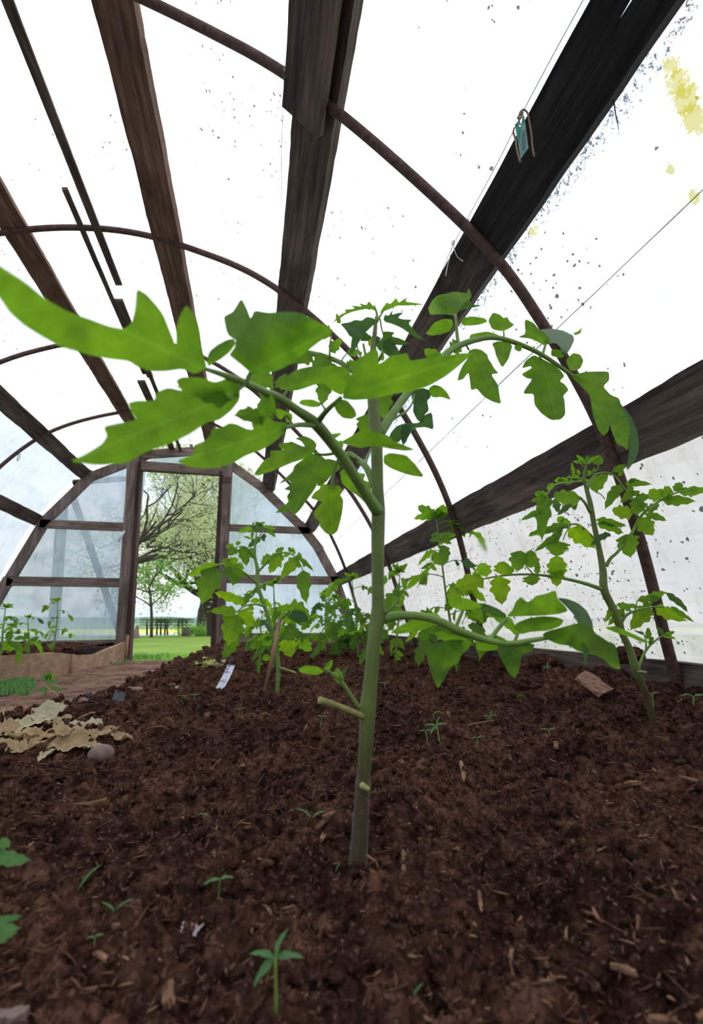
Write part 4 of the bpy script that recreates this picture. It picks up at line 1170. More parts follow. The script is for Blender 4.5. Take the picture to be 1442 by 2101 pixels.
# leaf hanging behind, left of the stem
leaf_part(tm, [([(768, 1000), (752, 960), (735, 944), (712, 930), (690, 950), (682, 985), (680, 1000)], [.445, .46, .475, .485, .49, .49, .49], [7, 7, 6, 4.5, 3.5, 3, 3]), ([(735, 944), (700, 930), (665, 933), (645, 930)], [.475, .47, .465, .46], [4, 3.5, 3, 2]), ([(748, 955), (755, 935), (765, 915)], [.46, .47, .48], [3, 2.5, 2])],
 [('T', 'leaf', [(645, 928), (650, 912), (643, 903), (632, 897), (622, 894), (605, 900), (618, 905), (626, 917), (616, 914), (597, 905), (592, 908), (572, 909), (572, 917), (583, 924), (553, 924), (556, 936), (540, 945), (520, 974), (530, 976), (560, 966), (583, 956), (597, 950), (616, 944), (630, 938)], (647, 928), (520, 975), .46, .44, dict(cup=.1, wave=.005, seed=20, step=7, tilt=.05)),
  ('T', 'leaf', [(655, 935), (640, 930), (620, 943), (604, 955), (600, 968), (570, 994), (592, 985), (598, 993), (582, 1004), (596, 1007), (588, 1018), (592, 1030), (563, 1053), (585, 1050), (597, 1046), (600, 1060), (612, 1050), (620, 1040), (632, 1022), (645, 1005), (655, 985), (670, 965), (672, 945)], (658, 938), (599, 1060), .46, .445, dict(cup=.1, wave=.005, seed=21, step=8)),
  ('T', 'leaf_lime', [(680, 997), (665, 993), (655, 991), (657, 1002), (645, 1010), (637, 1022), (656, 1028), (662, 1030), (643, 1050), (645, 1063), (655, 1068), (656, 1080), (668, 1094), (682, 1098), (692, 1090), (698, 1070), (703, 1045), (704, 1025), (697, 1015), (702, 1005), (695, 996)], (680, 996), (681, 1098), .49, .475, dict(cup=.15, wave=.005, seed=22, step=7)),
  ('T', 'leaf', [(697, 965), (715, 962), (735, 970), (750, 972), (745, 985), (760, 990), (762, 1015), (752, 1035), (735, 1018), (715, 1005), (700, 990)], (697, 966), (758, 1030), .49, .50, dict(wave=.004, seed=23, step=7)),
  ('T', 'leaf', [(668, 940), (690, 945), (700, 960), (680, 975), (668, 990), (650, 1000), (655, 975)], (675, 944), (652, 1000), .49, .48, dict(wave=.003, seed=24, step=7)),
  ('T', 'leaf', [(697, 908), (715, 898), (736, 886), (751, 877), (762, 885), (796, 893), (806, 904), (852, 923), (830, 925), (803, 921), (766, 914), (740, 920), (717, 914)], (697, 909), (852, 923), .425, .40, dict(wave=.003, seed=25, tilt=.05)),
  ('P', 'leaf', (700, 925), (680, 905), 26, .47, .47, dict(seed=26)),
  ('T', 'leaf', [(787, 935), (800, 929), (833, 934), (845, 946), (852, 953), (871, 979), (845, 976), (822, 969), (800, 960), (787, 950)], (787, 942), (871, 979), .46, .44, dict(wave=.004, seed=27, step=7))])
# long leaf arching to the right
leaf_part(tm, [([(778, 893), (805, 850), (830, 815), (860, 780), (900, 740), (935, 712), (990, 694), (1030, 695), (1080, 712), (1115, 730), (1145, 750), (1175, 772), (1200, 795)], [.445, .455, .465, .475, .49, .50, .505, .51, .515, .52, .52, .52, .52], [10, 8.5, 8, 8, 7.5, 7, 5.5, 5, 4.8, 4.5, 4.2, 4, 3]),
               ([(940, 710), (937, 680), (934, 645)], [.50, .50, .50], [4, 3.2, 2.5]), ([(1034, 695), (1033, 678)], [.51, .51], [2, 1.6]), ([(1113, 727), (1118, 710), (1120, 700)], [.52, .52, .52], [3, 2.6, 2.5]), ([(955, 706), (962, 718)], [.503, .503], [2, 2]), ([(1105, 725), (1110, 738)], [.52, .52], [2.2, 2])],
 [('T', 'leaf', [(934, 648), (915, 645), (900, 645), (882, 646), (878, 632), (887, 616), (897, 606), (915, 602), (935, 598), (957, 602), (962, 590), (968, 608), (958, 622), (948, 632), (940, 640)], (934, 648), (900, 608), .50, .53, dict(wave=.004, seed=30, cup=.3, step=7)),
  ('T', 'leaf_dark', [(937, 640), (950, 622), (962, 615), (970, 625), (990, 627), (965, 632), (945, 637)], (937, 640), (990, 628), .50, .51, dict(wave=.002, seed=31, step=5)),
  ('T', 'leaf', [(930, 668), (927, 655), (910, 654), (890, 662), (881, 675), (872, 684), (885, 689), (905, 686), (922, 680)], (932, 668), (872, 685), .50, .50, dict(wave=.003, seed=32, step=6)),
  ('T', 'leaf', [(945, 660), (950, 652), (970, 649), (995, 653), (1000, 660), (985, 666), (965, 668), (950, 668)], (943, 664), (1002, 657), .505, .52, dict(wave=.003, seed=33, step=6)),
  ('T', 'leaf', [(1032, 680), (1010, 676), (1001, 658), (1011, 641), (1025, 645), (1033, 653), (1040, 650), (1046, 660), (1055, 666), (1048, 672)], (1032, 680), (1012, 642), .51, .52, dict(wave=.003, seed=34, step=6)),
  ('T', 'leaf', [(962, 696), (965, 686), (985, 682), (1000, 680), (1020, 686), (1028, 692), (1000, 697), (980, 703), (968, 702)], (965, 695), (1028, 692), .51, .52, dict(wave=.003, seed=35, step=6)),
  ('T', 'leaf', [(1020, 700), (1009, 705), (1014, 715), (1018, 732), (1030, 755), (1043, 737), (1048, 720), (1051, 710), (1045, 702)], (1032, 701), (1030, 755), .51, .50, dict(wave=.003, seed=36, step=6)),
  ('T', 'leaf', [(961, 719), (975, 715), (988, 718), (1000, 728), (1001, 735), (1008, 745), (1013, 755), (1023, 766), (1007, 768), (1022, 790), (1024, 808), (1028, 829), (1010, 824), (992, 814), (978, 797), (966, 801), (964, 782), (961, 764), (950, 778), (938, 781), (942, 765), (950, 748), (960, 735)], (966, 719), (1027, 828), .503, .48, dict(wave=.005, seed=37, cup=.1, step=7)),
  ('T', 'leaf', [(1110, 735), (1095, 728), (1078, 740), (1070, 756), (1088, 751), (1091, 755), (1069, 768), (1080, 776), (1092, 778), (1076, 800), (1074, 808), (1095, 808), (1096, 830), (1110, 848), (1130, 862), (1150, 861), (1160, 850), (1158, 820), (1155, 812), (1167, 800), (1158, 788), (1148, 782), (1158, 772), (1150, 760), (1135, 748)], (1112, 738), (1142, 863), .52, .50, dict(wave=.006, seed=38, cup=.15, step=7)),
  ('T', 'leaf', [(1118, 710), (1100, 700), (1085, 694), (1062, 692), (1078, 685), (1076, 660), (1080, 655), (1095, 663), (1105, 675), (1120, 685), (1130, 700)], (1119, 710), (1076, 656), .52, .53, dict(wave=.004, seed=39, step=7)),
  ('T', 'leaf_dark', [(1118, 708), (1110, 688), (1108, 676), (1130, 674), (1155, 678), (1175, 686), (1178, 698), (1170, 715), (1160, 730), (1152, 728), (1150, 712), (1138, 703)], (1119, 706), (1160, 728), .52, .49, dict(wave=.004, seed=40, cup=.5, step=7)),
  ('T', 'leaf', [(1175, 684), (1185, 680), (1194, 672), (1191, 684), (1180, 688)], (1175, 685), (1194, 672), .49, .49, dict(wave=.001, seed=41, step=4)),
  ('T', 'leaf', [(1150, 735), (1130, 730), (1131, 716), (1150, 718), (1158, 730)], (1152, 736), (1131, 717), .52, .53, dict(wave=.002, seed=42, step=5)),
  ('T', 'leaf', [(1170, 762), (1160, 740), (1175, 724), (1190, 727), (1197, 740), (1190, 757)], (1170, 762), (1190, 727), .52, .53, dict(wave=.003, seed=43, step=6)),
  ('T', 'leaf', [(1165, 765), (1180, 768), (1200, 763), (1225, 762), (1249, 762), (1250, 780), (1237, 793), (1252, 810), (1270, 817), (1275, 835), (1292, 870), (1290, 900), (1288, 925), (1278, 915), (1265, 912), (1255, 885), (1250, 870), (1248, 885), (1237, 895), (1226, 880), (1216, 850), (1210, 810), (1190, 790)], (1168, 766), (1285, 925), .52, .465, dict(wave=.006, seed=44, cup=.1, step=8)),
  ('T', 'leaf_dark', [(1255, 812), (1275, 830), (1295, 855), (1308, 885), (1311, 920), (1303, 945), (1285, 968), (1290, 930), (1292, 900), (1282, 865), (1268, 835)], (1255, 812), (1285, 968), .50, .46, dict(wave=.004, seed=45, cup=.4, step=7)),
  ('P', 'leaf', (905, 738), (868, 716), 26, .49, .49, dict(seed=46, roll=.2)), ('P', 'leaf', (925, 722), (945, 700), 30, .5, .51, dict(seed=47, roll=.2)), ('P', 'leaf', (900, 742), (860, 748), 30, .49, .52, dict(seed=48, roll=.2)), ('P', 'leaf', (1060, 705), (1068, 722), 16, .51, .51, dict(seed=49))])
# low leaf reaching right
leaf_part(tm, [([(788, 1268), (820, 1263), (860, 1264), (900, 1274), (940, 1293), (975, 1306), (1010, 1316), (1050, 1320), (1095, 1313), (1130, 1308)], lerp(.44, .42, 10), [11, 9, 8.5, 8.5, 8, 7, 6.5, 6, 5, 3.5]), ([(935, 1288), (942, 1270), (950, 1252)], [.43, .43, .43], [4, 3.5, 3]), ([(1003, 1315), (1020, 1292), (1040, 1268)], [.428, .43, .43], [5, 4.5, 4]), ([(1055, 1318), (1062, 1300)], [.425, .425], [3.5, 3])],
 [('T', 'leaf', [(925, 1312), (905, 1318), (885, 1322), (870, 1323), (874, 1340), (878, 1358), (885, 1385), (898, 1414), (912, 1392), (925, 1368), (941, 1359), (944, 1343), (958, 1335), (970, 1318), (950, 1312)], (925, 1310), (898, 1415), .43, .415, dict(wave=.006, seed=50, cup=.1, step=8)),
  ('T', 'leaf', [(888, 1297), (905, 1295), (940, 1298), (965, 1310), (950, 1318), (920, 1318), (900, 1310)], (960, 1308), (888, 1297), .43, .44, dict(wave=.003, seed=51, step=7)),
  ('T', 'leaf', [(950, 1252), (935, 1249), (922, 1238), (920, 1226), (932, 1221), (950, 1226), (965, 1230), (978, 1236), (990, 1245), (975, 1250)], (950, 1252), (922, 1222), .43, .42, dict(wave=.003, seed=52, step=7)),
  ('T', 'leaf_dark', [(972, 1236), (1000, 1240), (1022, 1249), (1038, 1260), (1038, 1270), (1015, 1264), (990, 1251)], (972, 1240), (1038, 1266), .43, .42, dict(wave=.003, seed=53, step=7)),
  ('T', 'leaf', [(1038, 1266), (1052, 1250), (1058, 1234), (1068, 1225), (1082, 1236), (1092, 1230), (1098, 1223), (1120, 1218), (1140, 1211), (1144, 1228), (1160, 1245), (1165, 1254), (1145, 1260), (1112, 1263), (1075, 1264)], (1040, 1268), (1145, 1225), .43, .42, dict(wave=.005, seed=54, tilt=-.05)),
  ('T', 'leaf_dark', [(1143, 1226), (1165, 1229), (1185, 1237), (1203, 1252), (1215, 1275), (1218, 1300), (1212, 1325), (1203, 1355), (1200, 1368), (1196, 1345), (1196, 1318), (1190, 1290), (1178, 1262), (1160, 1243)], (1143, 1228), (1201, 1366), .42, .38, dict(wave=.004, seed=55, cup=.6, step=7)),
  ('T', 'leaf', [(1062, 1300), (1054, 1288), (1060, 1278), (1085, 1268), (1112, 1264), (1140, 1266), (1157, 1272), (1150, 1284), (1125, 1294), (1090, 1296), (1070, 1301)], (1062, 1299), (1157, 1272), .425, .42, dict(wave=.004, seed=56, tilt=-.04)),
  ('T', 'leaf', [(1020, 1325), (1022, 1342), (1038, 1372), (1056, 1395), (1066, 1370), (1072, 1342), (1090, 1338), (1098, 1322), (1075, 1318), (1045, 1322)], (1056, 1320), (1056, 1396), .42, .405, dict(wave=.005, seed=57, step=7)),
  ('T', 'leaf', [(975, 1314), (990, 1305), (1015, 1302), (1035, 1310), (1045, 1320), (1030, 1332), (1000, 1336), (978, 1334)], (1040, 1320), (975, 1322), .425, .44, dict(wave=.004, seed=58, step=7)),
  ('T', 'leaf', [(1112, 1303), (1120, 1296), (1150, 1288), (1185, 1278), (1210, 1283), (1222, 1300), (1232, 1306), (1250, 1318), (1262, 1322), (1268, 1345), (1273, 1375), (1255, 1368), (1235, 1350), (1212, 1342), (1185, 1336), (1168, 1325), (1145, 1322), (1125, 1313)], (1112, 1306), (1273, 1374), .42, .385, dict(wave=.006, seed=59, cup=.1, step=8)),
  ('T', 'leaf', [(1240, 1288), (1262, 1284), (1280, 1292), (1310, 1306), (1334, 1318), (1318, 1318), (1290, 1306), (1262, 1298)], (1240, 1289), (1334, 1318), .41, .40, dict(wave=.003, seed=60, step=7)),
  ('T', 'leaf', [(800, 1298), (820, 1284), (845, 1272), (875, 1258), (895, 1258), (905, 1266), (896, 1280), (870, 1292), (840, 1298), (815, 1301)], (905, 1268), (800, 1299), .44, .46, dict(wave=.004, seed=61))])
# dark young leaves behind, right of the stem
leaf_part(tm, [([(785, 890), (805, 862), (832, 845), (845, 828), (850, 810)], lerp(.45, .49, 5), [3, 2.5, 2.5, 2, 2])],
 [('T', 'leaf', [(880, 796), (890, 789), (905, 793), (918, 806), (925, 821), (905, 814), (890, 816), (878, 808)], (880, 798), (925, 821), .49, .48, dict(wave=.003, seed=70, step=6)),
  ('T', 'leaf_dark', [(843, 808), (850, 800), (868, 796), (880, 800), (884, 815), (876, 822), (880, 842), (870, 852), (866, 868), (856, 862), (847, 845), (848, 828)], (850, 803), (866, 868), .49, .48, dict(wave=.003, seed=71, step=6)),
  ('T', 'leaf_dark', [(798, 905), (800, 890), (812, 875), (830, 868), (860, 868), (870, 852), (886, 845), (890, 882), (872, 876), (852, 878), (838, 892), (822, 902), (818, 908)], (798, 903), (890, 858), .46, .49, dict(wave=.004, seed=72, step=7)),
  ('P', 'leaf_dark', (838, 870), (826, 915), 20, .47, .46, dict(seed=73, roll=.2)), ('P', 'leaf', (790, 800), (786, 862), 34, .48, .48, dict(seed=74, roll=.2)), ('P', 'leaf', (845, 800), (830, 770), 40, .5, .5, dict(seed=75, roll=.2)),
  ('P', 'leaf', (752, 850), (748, 900), 36, .47, .47, dict(seed=76, roll=.2))])
# leaf behind, left of the top
leaf_part(tm, [([(764, 790), (735, 770), (712, 752), (690, 740), (660, 730), (625, 722)], lerp(.44, .50, 6), [5.5, 5, 5.5, 5, 6, 5]), ([(676, 735), (677, 705), (680, 690)], [.47, .47, .47], [2.5, 2, 1.6]), ([(705, 755), (702, 738), (712, 725)], [.46, .46, .46], [2, 1.5, 1.2])],
 [('P', 'leaf', (678, 690), (652, 665), 26, .47, .47, dict(seed=80, roll=.2)), ('P', 'leaf', (678, 722), (702, 694), 22, .47, .47, dict(seed=81, roll=.2)), ('P', 'leaf', (675, 735), (640, 760), 40, .47, .46, dict(seed=82, roll=.3)),
  ('P', 'leaf', (640, 728), (600, 742), 34, .49, .48, dict(seed=83, roll=.3)), ('P', 'leaf_dark', (628, 722), (560, 735), 36, .5, .5, dict(seed=84, roll=.3)), ('P', 'leaf', (705, 760), (655, 792), 40, .46, .45, dict(seed=85, roll=.2)),
  ('P', 'leaf', (668, 780), (660, 832), 34, .46, .46, dict(seed=86, roll=.2)), ('P', 'leaf', (714, 725), (742, 722), 16, .46, .46, dict(seed=87, roll=.2)), ('P', 'leaf', (712, 755), (735, 745), 26, .46, .46, dict(seed=88, roll=.2)), ('P', 'leaf', (560, 770), (500, 790), 46, .48, .47, dict(seed=89, roll=.3)), ('P', 'leaf', (575, 772), (588, 800), 34, .48, .47, dict(seed=90, roll=.3))])
# crown of young leaves at the tip
leaf_part(tm, [([(774, 660), (773, 645), (768, 625)], [.44, .44, .44], [3, 2.5, 1]), ([(776, 655), (785, 640), (792, 632)], [.44, .445, .445], [2.5, 2, 1.5]), ([(780, 655), (782, 670), (787, 690)], [.44, .44, .44], [2, 1.7, 1.5]), ([(745, 742), (735, 722), (732, 705)], [.44, .45, .455], [2.5, 2, 1.5]), ([(752, 742), (747, 715), (745, 705)], [.44, .445, .445], [3, 2.5, 2]), ([(776, 742), (782, 728), (784, 718)], [.44, .43, .43], [2.5, 2.5, 2])],
 [('T', 'leaf', [(776, 645), (765, 635), (752, 634), (740, 636), (722, 640), (708, 646), (695, 655), (683, 662), (676, 668), (690, 653), (700, 644), (709, 641), (707, 635), (724, 634), (727, 632), (720, 627), (735, 628), (742, 629), (736, 622), (752, 626), (757, 618), (764, 626), (772, 632)], (776, 644), (677, 667), .44, .42, dict(wave=.002, seed=100, step=5)),
  ('T', 'leaf', [(779, 643), (790, 638), (800, 634), (815, 627), (840, 627), (872, 625), (850, 621), (832, 619), (835, 610), (825, 616), (818, 621), (813, 611), (808, 616), (800, 624), (793, 620), (789, 626), (783, 634)], (779, 642), (874, 625), .44, .43, dict(wave=.002, seed=101, step=5)),
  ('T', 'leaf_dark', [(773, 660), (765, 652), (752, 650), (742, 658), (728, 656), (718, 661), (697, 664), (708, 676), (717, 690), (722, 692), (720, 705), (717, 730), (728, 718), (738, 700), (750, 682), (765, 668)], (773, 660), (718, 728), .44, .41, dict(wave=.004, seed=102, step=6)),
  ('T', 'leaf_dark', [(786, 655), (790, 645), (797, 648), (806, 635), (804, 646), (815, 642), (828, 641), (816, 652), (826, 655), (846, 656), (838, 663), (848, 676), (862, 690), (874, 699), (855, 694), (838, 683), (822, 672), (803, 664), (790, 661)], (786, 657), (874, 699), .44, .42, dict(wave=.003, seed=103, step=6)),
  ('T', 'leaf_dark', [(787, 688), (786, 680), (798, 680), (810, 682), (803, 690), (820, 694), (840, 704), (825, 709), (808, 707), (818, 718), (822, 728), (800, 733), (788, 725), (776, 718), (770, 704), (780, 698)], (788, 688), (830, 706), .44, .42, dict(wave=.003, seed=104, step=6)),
  ('P', 'leaf_dark', (785, 700), (818, 728), 26, .43, .42, dict(seed=105, roll=.2)), ('P', 'leaf_dark', (775, 690), (768, 712), 16, .44, .44, dict(seed=106, roll=.2)), ('P', 'leaf', (758, 636), (756, 618), 10, .45, .45, dict(seed=107, roll=.2)),
  ('P', 'leaf', (697, 664), (690, 642), 10, .46, .46, dict(seed=108, roll=.2)), ('P', 'leaf_lime', (764, 690), (758, 712), 16, .45, .45, dict(seed=109, roll=.2)), ('P', 'leaf_dark', (752, 700), (746, 680), 22, .45, .45, dict(seed=110, roll=.2)),
  ('P', 'leaf', (725, 728), (712, 718), 12, .45, .45, dict(seed=111, roll=.2)), ('P', 'leaf', (738, 728), (742, 722), 8, .45, .45, dict(seed=112, roll=.2)), ('P', 'leaf_lime', (782, 740), (786, 722), 12, .44, .44, dict(seed=113, roll=.2))])
# side shoots low on the stem
leaf_part(tm, [([(738, 1453), (722, 1430), (705, 1405), (685, 1385), (665, 1372)], [.435, .43, .425, .42, .415], [4, 4, 4, 3, 2]), ([(700, 1402), (698, 1388), (692, 1372)], [.425, .42, .42], [3.5, 2.5, 2])],
 [('T', 'leaf', [(666, 1378), (650, 1385), (632, 1383), (617, 1380), (611, 1373), (625, 1366), (640, 1366), (655, 1369)], (667, 1376), (611, 1373), .415, .40, dict(wave=.002, seed=120, step=5)),
  ('T', 'leaf', [(670, 1382), (664, 1372), (668, 1362), (682, 1353), (682, 1365), (676, 1375)], (670, 1382), (682, 1353), .42, .42, dict(wave=.002, seed=121, step=5)),
  ('T', 'leaf', [(690, 1400), (683, 1385), (688, 1372), (692, 1370), (700, 1378), (705, 1392), (702, 1408)], (698, 1408), (690, 1370), .425, .42, dict(wave=.002, seed=122, step=5)),
  ('T', 'leaf_dark', [(697, 1400), (698, 1380), (706, 1372), (716, 1365), (708, 1380), (705, 1395)], (699, 1402), (716, 1366), .425, .43, dict(wave=.002, seed=123, step=5))], name='side_shoot')
leaf_part(tm, [([(790, 1258), (803, 1247), (815, 1232), (820, 1215), (832, 1208)], [.435, .43, .43, .43, .43], [3, 2.5, 4, 3, 2])],
 [('T', 'leaf_dark', [(820, 1226), (808, 1222), (803, 1212), (815, 1210), (825, 1214)], (820, 1226), (803, 1213), .43, .42, dict(wave=.002, seed=130, step=5)),
  ('T', 'leaf', [(828, 1212), (824, 1198), (822, 1185), (830, 1186), (834, 1200)], (829, 1212), (823, 1185), .43, .43, dict(wave=.002, seed=131, step=5)),
  ('T', 'leaf', [(832, 1208), (838, 1196), (846, 1182), (855, 1180), (867, 1177), (862, 1190), (852, 1200), (840, 1208)], (832, 1209), (867, 1178), .43, .42, dict(wave=.002, seed=132, step=5))], name='side_shoot')
mb = MB(); px_tube(mb, [(745, 1470), (715, 1457), (685, 1446), (655, 1436)], [.437, .43, .425, .42], [7, 6, 6.5, 7.5], 10)
mb.build('cut_stub', M['stub'], parent=tm)
mb = MB(); px_tube(mb, [(743, 1612), (752, 1617), (757, 1620)], [.435, .428, .425], [7, 5, 4], 10)
mb.build('cut_stub', M['stub'], parent=tm)

# ------------------------------------------------------------------ right-hand plant
def plant_root(px, py, Y, label, group=None):
    P_ = atY(px, py, Y); z = float(height(P_[0], P_[1]))
    return thing('tomato_plant', (P_[0], P_[1], min(z, P_[2] + .02)), label, 'tomato plant', group)
YR = .84
tr_ = plant_root(1340, 1478, YR, 'tomato plant leaning left in front of the right-hand pipe, behind the big one')
mb = MB(); px_tube(mb, [(1346, 1495), (1338, 1472), (1328, 1434), (1316, 1401), (1305, 1377), (1293, 1336), (1277, 1301), (1268, 1275), (1254, 1242), (1239, 1209), (1237, 1172), (1229, 1127), (1219, 1079), (1211, 1034), (1203, 1003), (1198, 978), (1203, 949)],
        [YR] * 17, [7, 6.5, 6, 7, 9, 7, 6.5, 8.5, 7.5, 8, 7, 5.5, 5, 5, 4, 3, 1.5], 12)
mb.build('stem', M['stem'], parent=tr_)
def PL(m, b, t, w, dY0=0, dY1=0, roll=None, Yb=YR, **k):
    global _sd
    _sd += 1
    return ('P', m, b, t, w, Yb + dY0, Yb + dY1, dict(seed=_sd, roll=roll, **k))
_sd = 300
L_, D_, Y_ = 'leaf', 'leaf_dark', 'leaf_lime'
leaf_part(tr_, [([(1238, 1210), (1196, 1196), (1147, 1185), (1098, 1179), (1052, 1179), (1018, 1183), (990, 1188)], lerp(YR, YR + .02, 7), [4.5, 3.5, 3, 2.5, 2.2, 2, 1.5]), ([(1094, 1178), (1082, 1165), (1078, 1160)], [YR] * 3, [1.6, 1.3, 1])],
 [PL(Y_, (1022, 1181), (1030, 1243), 40, roll=.1), PL(Y_, (1030, 1180), (1034, 1150), 38, roll=.2), PL(L_, (998, 1184), (985, 1152), 30, 0, -.03), PL(Y_, (992, 1187), (928, 1208), 36, roll=.2), PL(Y_, (936, 1204), (926, 1248), 26, roll=.5),
  PL(L_, (1086, 1165), (1090, 1126), 32, roll=.2), PL(L_, (1068, 1130), (1060, 1174), 38, roll=.3), PL(L_, (1088, 1180), (1093, 1202), 34, roll=.2), PL(L_, (1102, 1178), (1104, 1150), 12), PL(Y_, (1050, 1176), (1044, 1160), 14),
  PL(L_, (1144, 1184), (1141, 1136), 40, 0, -.03, roll=.1), PL(Y_, (1141, 1165), (1142, 1205), 28, roll=.2), PL(L_, (1150, 1182), (1157, 1168), 9)])
leaf_part(tr_, [([(1219, 1107), (1199, 1086), (1184, 1076), (1166, 1077), (1147, 1084)], lerp(YR, YR - .06, 5), [3.5, 2.8, 2.4, 2, 1.5]), ([(1170, 1078), (1160, 1095), (1155, 1108)], lerp(YR - .04, YR - .06, 3), [1.4, 1.2, 1])],
 [PL(Y_, (1167, 1084), (1223, 1125), 34, -.03, -.03, roll=.3), PL(L_, (1166, 1078), (1108, 1095), 18, -.05, -.07), PL(L_, (1147, 1082), (1075, 1101), 14, -.05, -.08), PL(L_, (1150, 1068), (1172, 1074), 14), PL(L_, (1144, 1110), (1141, 1143), 44, -.05, -.05, roll=.2),
  PL(L_, (1147, 1100), (1096, 1131), 16, -.05, -.08, roll=.2), PL(L_, (1150, 1085), (1140, 1118), 12, -.05, -.09), PL(L_, (1155, 1070), (1143, 1060), 16), PL(L_, (1150, 1092), (1130, 1090), 22)])
leaf_part(tr_, [([(1210, 1050), (1200, 1032), (1188, 1020)], lerp(YR, YR - .05, 3), [3.5, 2.8, 2]), ([(1188, 987), (1165, 990), (1140, 994), (1125, 1010), (1116, 1030)], lerp(YR, YR - .08, 5), [2, 1.8, 1.6, 1.4, 1])],
 [PL(L_, (1195, 1022), (1127, 1017), 30, -.05, -.08, roll=.2), PL(D_, (1138, 1022), (1145, 1053), 16), PL(D_, (1171, 1032), (1142, 1058), 13), PL(L_, (1120, 1016), (1110, 1110), 30, -.08, -.10, roll=.25), PL(L_, (1112, 1048), (1068, 1067), 14, -.08, -.1), PL(L_, (1118, 1018), (1089, 1029), 14, -.08, -.09),
  PL(L_, (1123, 1012), (1093, 1014), 14, -.07, -.09), PL(L_, (1140, 995), (1118, 1003), 12, -.06, -.08), PL(L_, (1160, 988), (1135, 985), 10), PL(D_, (1175, 1025), (1180, 1048), 14)])
leaf_part(tr_, [([(1205, 1007), (1212, 985), (1224, 973), (1242, 970), (1261, 976), (1277, 997), (1298, 1023), (1312, 1045)], lerp(YR, YR - .03, 8), [3, 2.4, 2, 2, 1.8, 1.8, 1.6, 1.4]), ([(1222, 1010), (1232, 1014), (1241, 1024)], [YR] * 3, [1.2, 1, 1])],
 [PL(L_, (1213, 1004), (1248, 973), 30, roll=.3), PL(L_, (1283, 992), (1337, 993), 15), PL(L_, (1290, 990), (1306, 982), 9), PL(L_, (1272, 995), (1240, 1045), 22, roll=.2), PL(L_, (1298, 1008), (1272, 1032), 18), PL(L_, (1255, 968), (1288, 953), 14), PL(L_, (1302, 1022), (1336, 1018), 16), PL(L_, (1308, 1030), (1310, 1056), 26, roll=.3),
  PL(L_, (1270, 968), (1278, 975), 14), PL(L_, (1296, 1015), (1313, 1008), 12), PL(L_, (1290, 995), (1297, 1012), 12)])
leaf_part(tr_, [([(1243, 1162), (1253, 1145), (1268, 1131), (1298, 1090), (1314, 1060), (1341, 1036), (1362, 1023), (1391, 1010), (1430, 1004)], lerp(YR, YR - .06, 9), [4.2, 3.2, 3, 3, 3, 2.6, 2.2, 1.8, 1.2]), ([(1312, 1062), (1302, 1054), (1294, 1050)], [YR - .04] * 3, [1.8, 1.5, 1.2])],
 [PL(Y_, (1300, 1052), (1251, 1047), 28, -.04, -.04, roll=.3), PL(L_, (1305, 1050), (1312, 1018), 30, -.04, -.02), PL(L_, (1312, 1062), (1340, 1100), 34, -.04, -.05, roll=.1), PL(L_, (1322, 1055), (1370, 1068), 16, -.04, -.06), PL(Y_, (1357, 1023), (1330, 1004), 26, -.05, -.04, roll=.2), PL(Y_, (1356, 1020), (1380, 1000), 26, -.05, -.04, roll=.3),
  PL(L_, (1360, 1027), (1428, 1028), 22, -.05, -.07, roll=.2), PL(L_, (1382, 1008), (1400, 989), 18, -.05, -.05), PL(L_, (1392, 1010), (1462, 1004), 20, -.05, -.08), PL(L_, (1325, 1050), (1354, 1032), 16), PL(L_, (1285, 1096), (1293, 1145), 40, -.02, -.03, roll=.2), PL(L_, (1222, 1066), (1288, 1080), 16, 0, -.04),
  PL(L_, (1224, 1074), (1282, 1094), 18, 0, -.03, roll=.4), PL(D_, (1252, 1095), (1210, 1118), 12, -.02, -.05), PL(L_, (1275, 1094), (1258, 1088), 10)])
leaf_part(tr_, [([(1275, 1276), (1285, 1262), (1301, 1254), (1320, 1248), (1344, 1245), (1362, 1246)], lerp(YR, YR - .04, 6), [3.5, 2.8, 2.4, 2, 1.8, 1.2]), ([(1302, 1253), (1307, 1233)], [YR] * 2, [1.4, 1.2]), ([(1320, 1248), (1330, 1232)], [YR] * 2, [1.5, 1.2])],
 [PL(Y_, (1334, 1246), (1292, 1293), 30, roll=.3), PL(Y_, (1344, 1245), (1410, 1275), 26, 0, -.06, roll=.2), PL(L_, (1306, 1233), (1360, 1225), 16), PL(L_, (1330, 1232), (1366, 1214), 18), PL(D_, (1364, 1216), (1416, 1258), 13, -.02, -.07), PL(L_, (1296, 1247), (1262, 1240), 16), PL(Y_, (1264, 1240), (1240, 1278), 14, roll=.2),
  PL(Y_, (1280, 1250), (1246, 1284), 14, roll=.2), PL(L_, (1310, 1246), (1288, 1240), 10), PL(L_, (1376, 1244), (1426, 1278), 10, -.04, -.08), PL(D_, (1276, 1268), (1280, 1250), 7), PL(L_, (1318, 1244), (1338, 1238), 12)])
leaf_part(tr_, [([(1307, 1376), (1324, 1336), (1346, 1313), (1361, 1303)], [YR] * 4, [3, 2.5, 1.8, 1.2]), ([(1325, 1334), (1325, 1315), (1321, 1302)], [YR] * 3, [2, 1.5, 1])],
 [PL(L_, (1361, 1303), (1386, 1295), 8), PL(L_, (1361, 1304), (1387, 1311), 8), PL(D_, (1361, 1302), (1345, 1284), 10), PL(L_, (1328, 1312), (1330, 1286), 12), PL(D_, (1322, 1302), (1301, 1294), 5), PL(L_, (1332, 1322), (1340, 1305), 8), PL(L_, (1330, 1320), (1342, 1320), 7)], name='side_shoot')
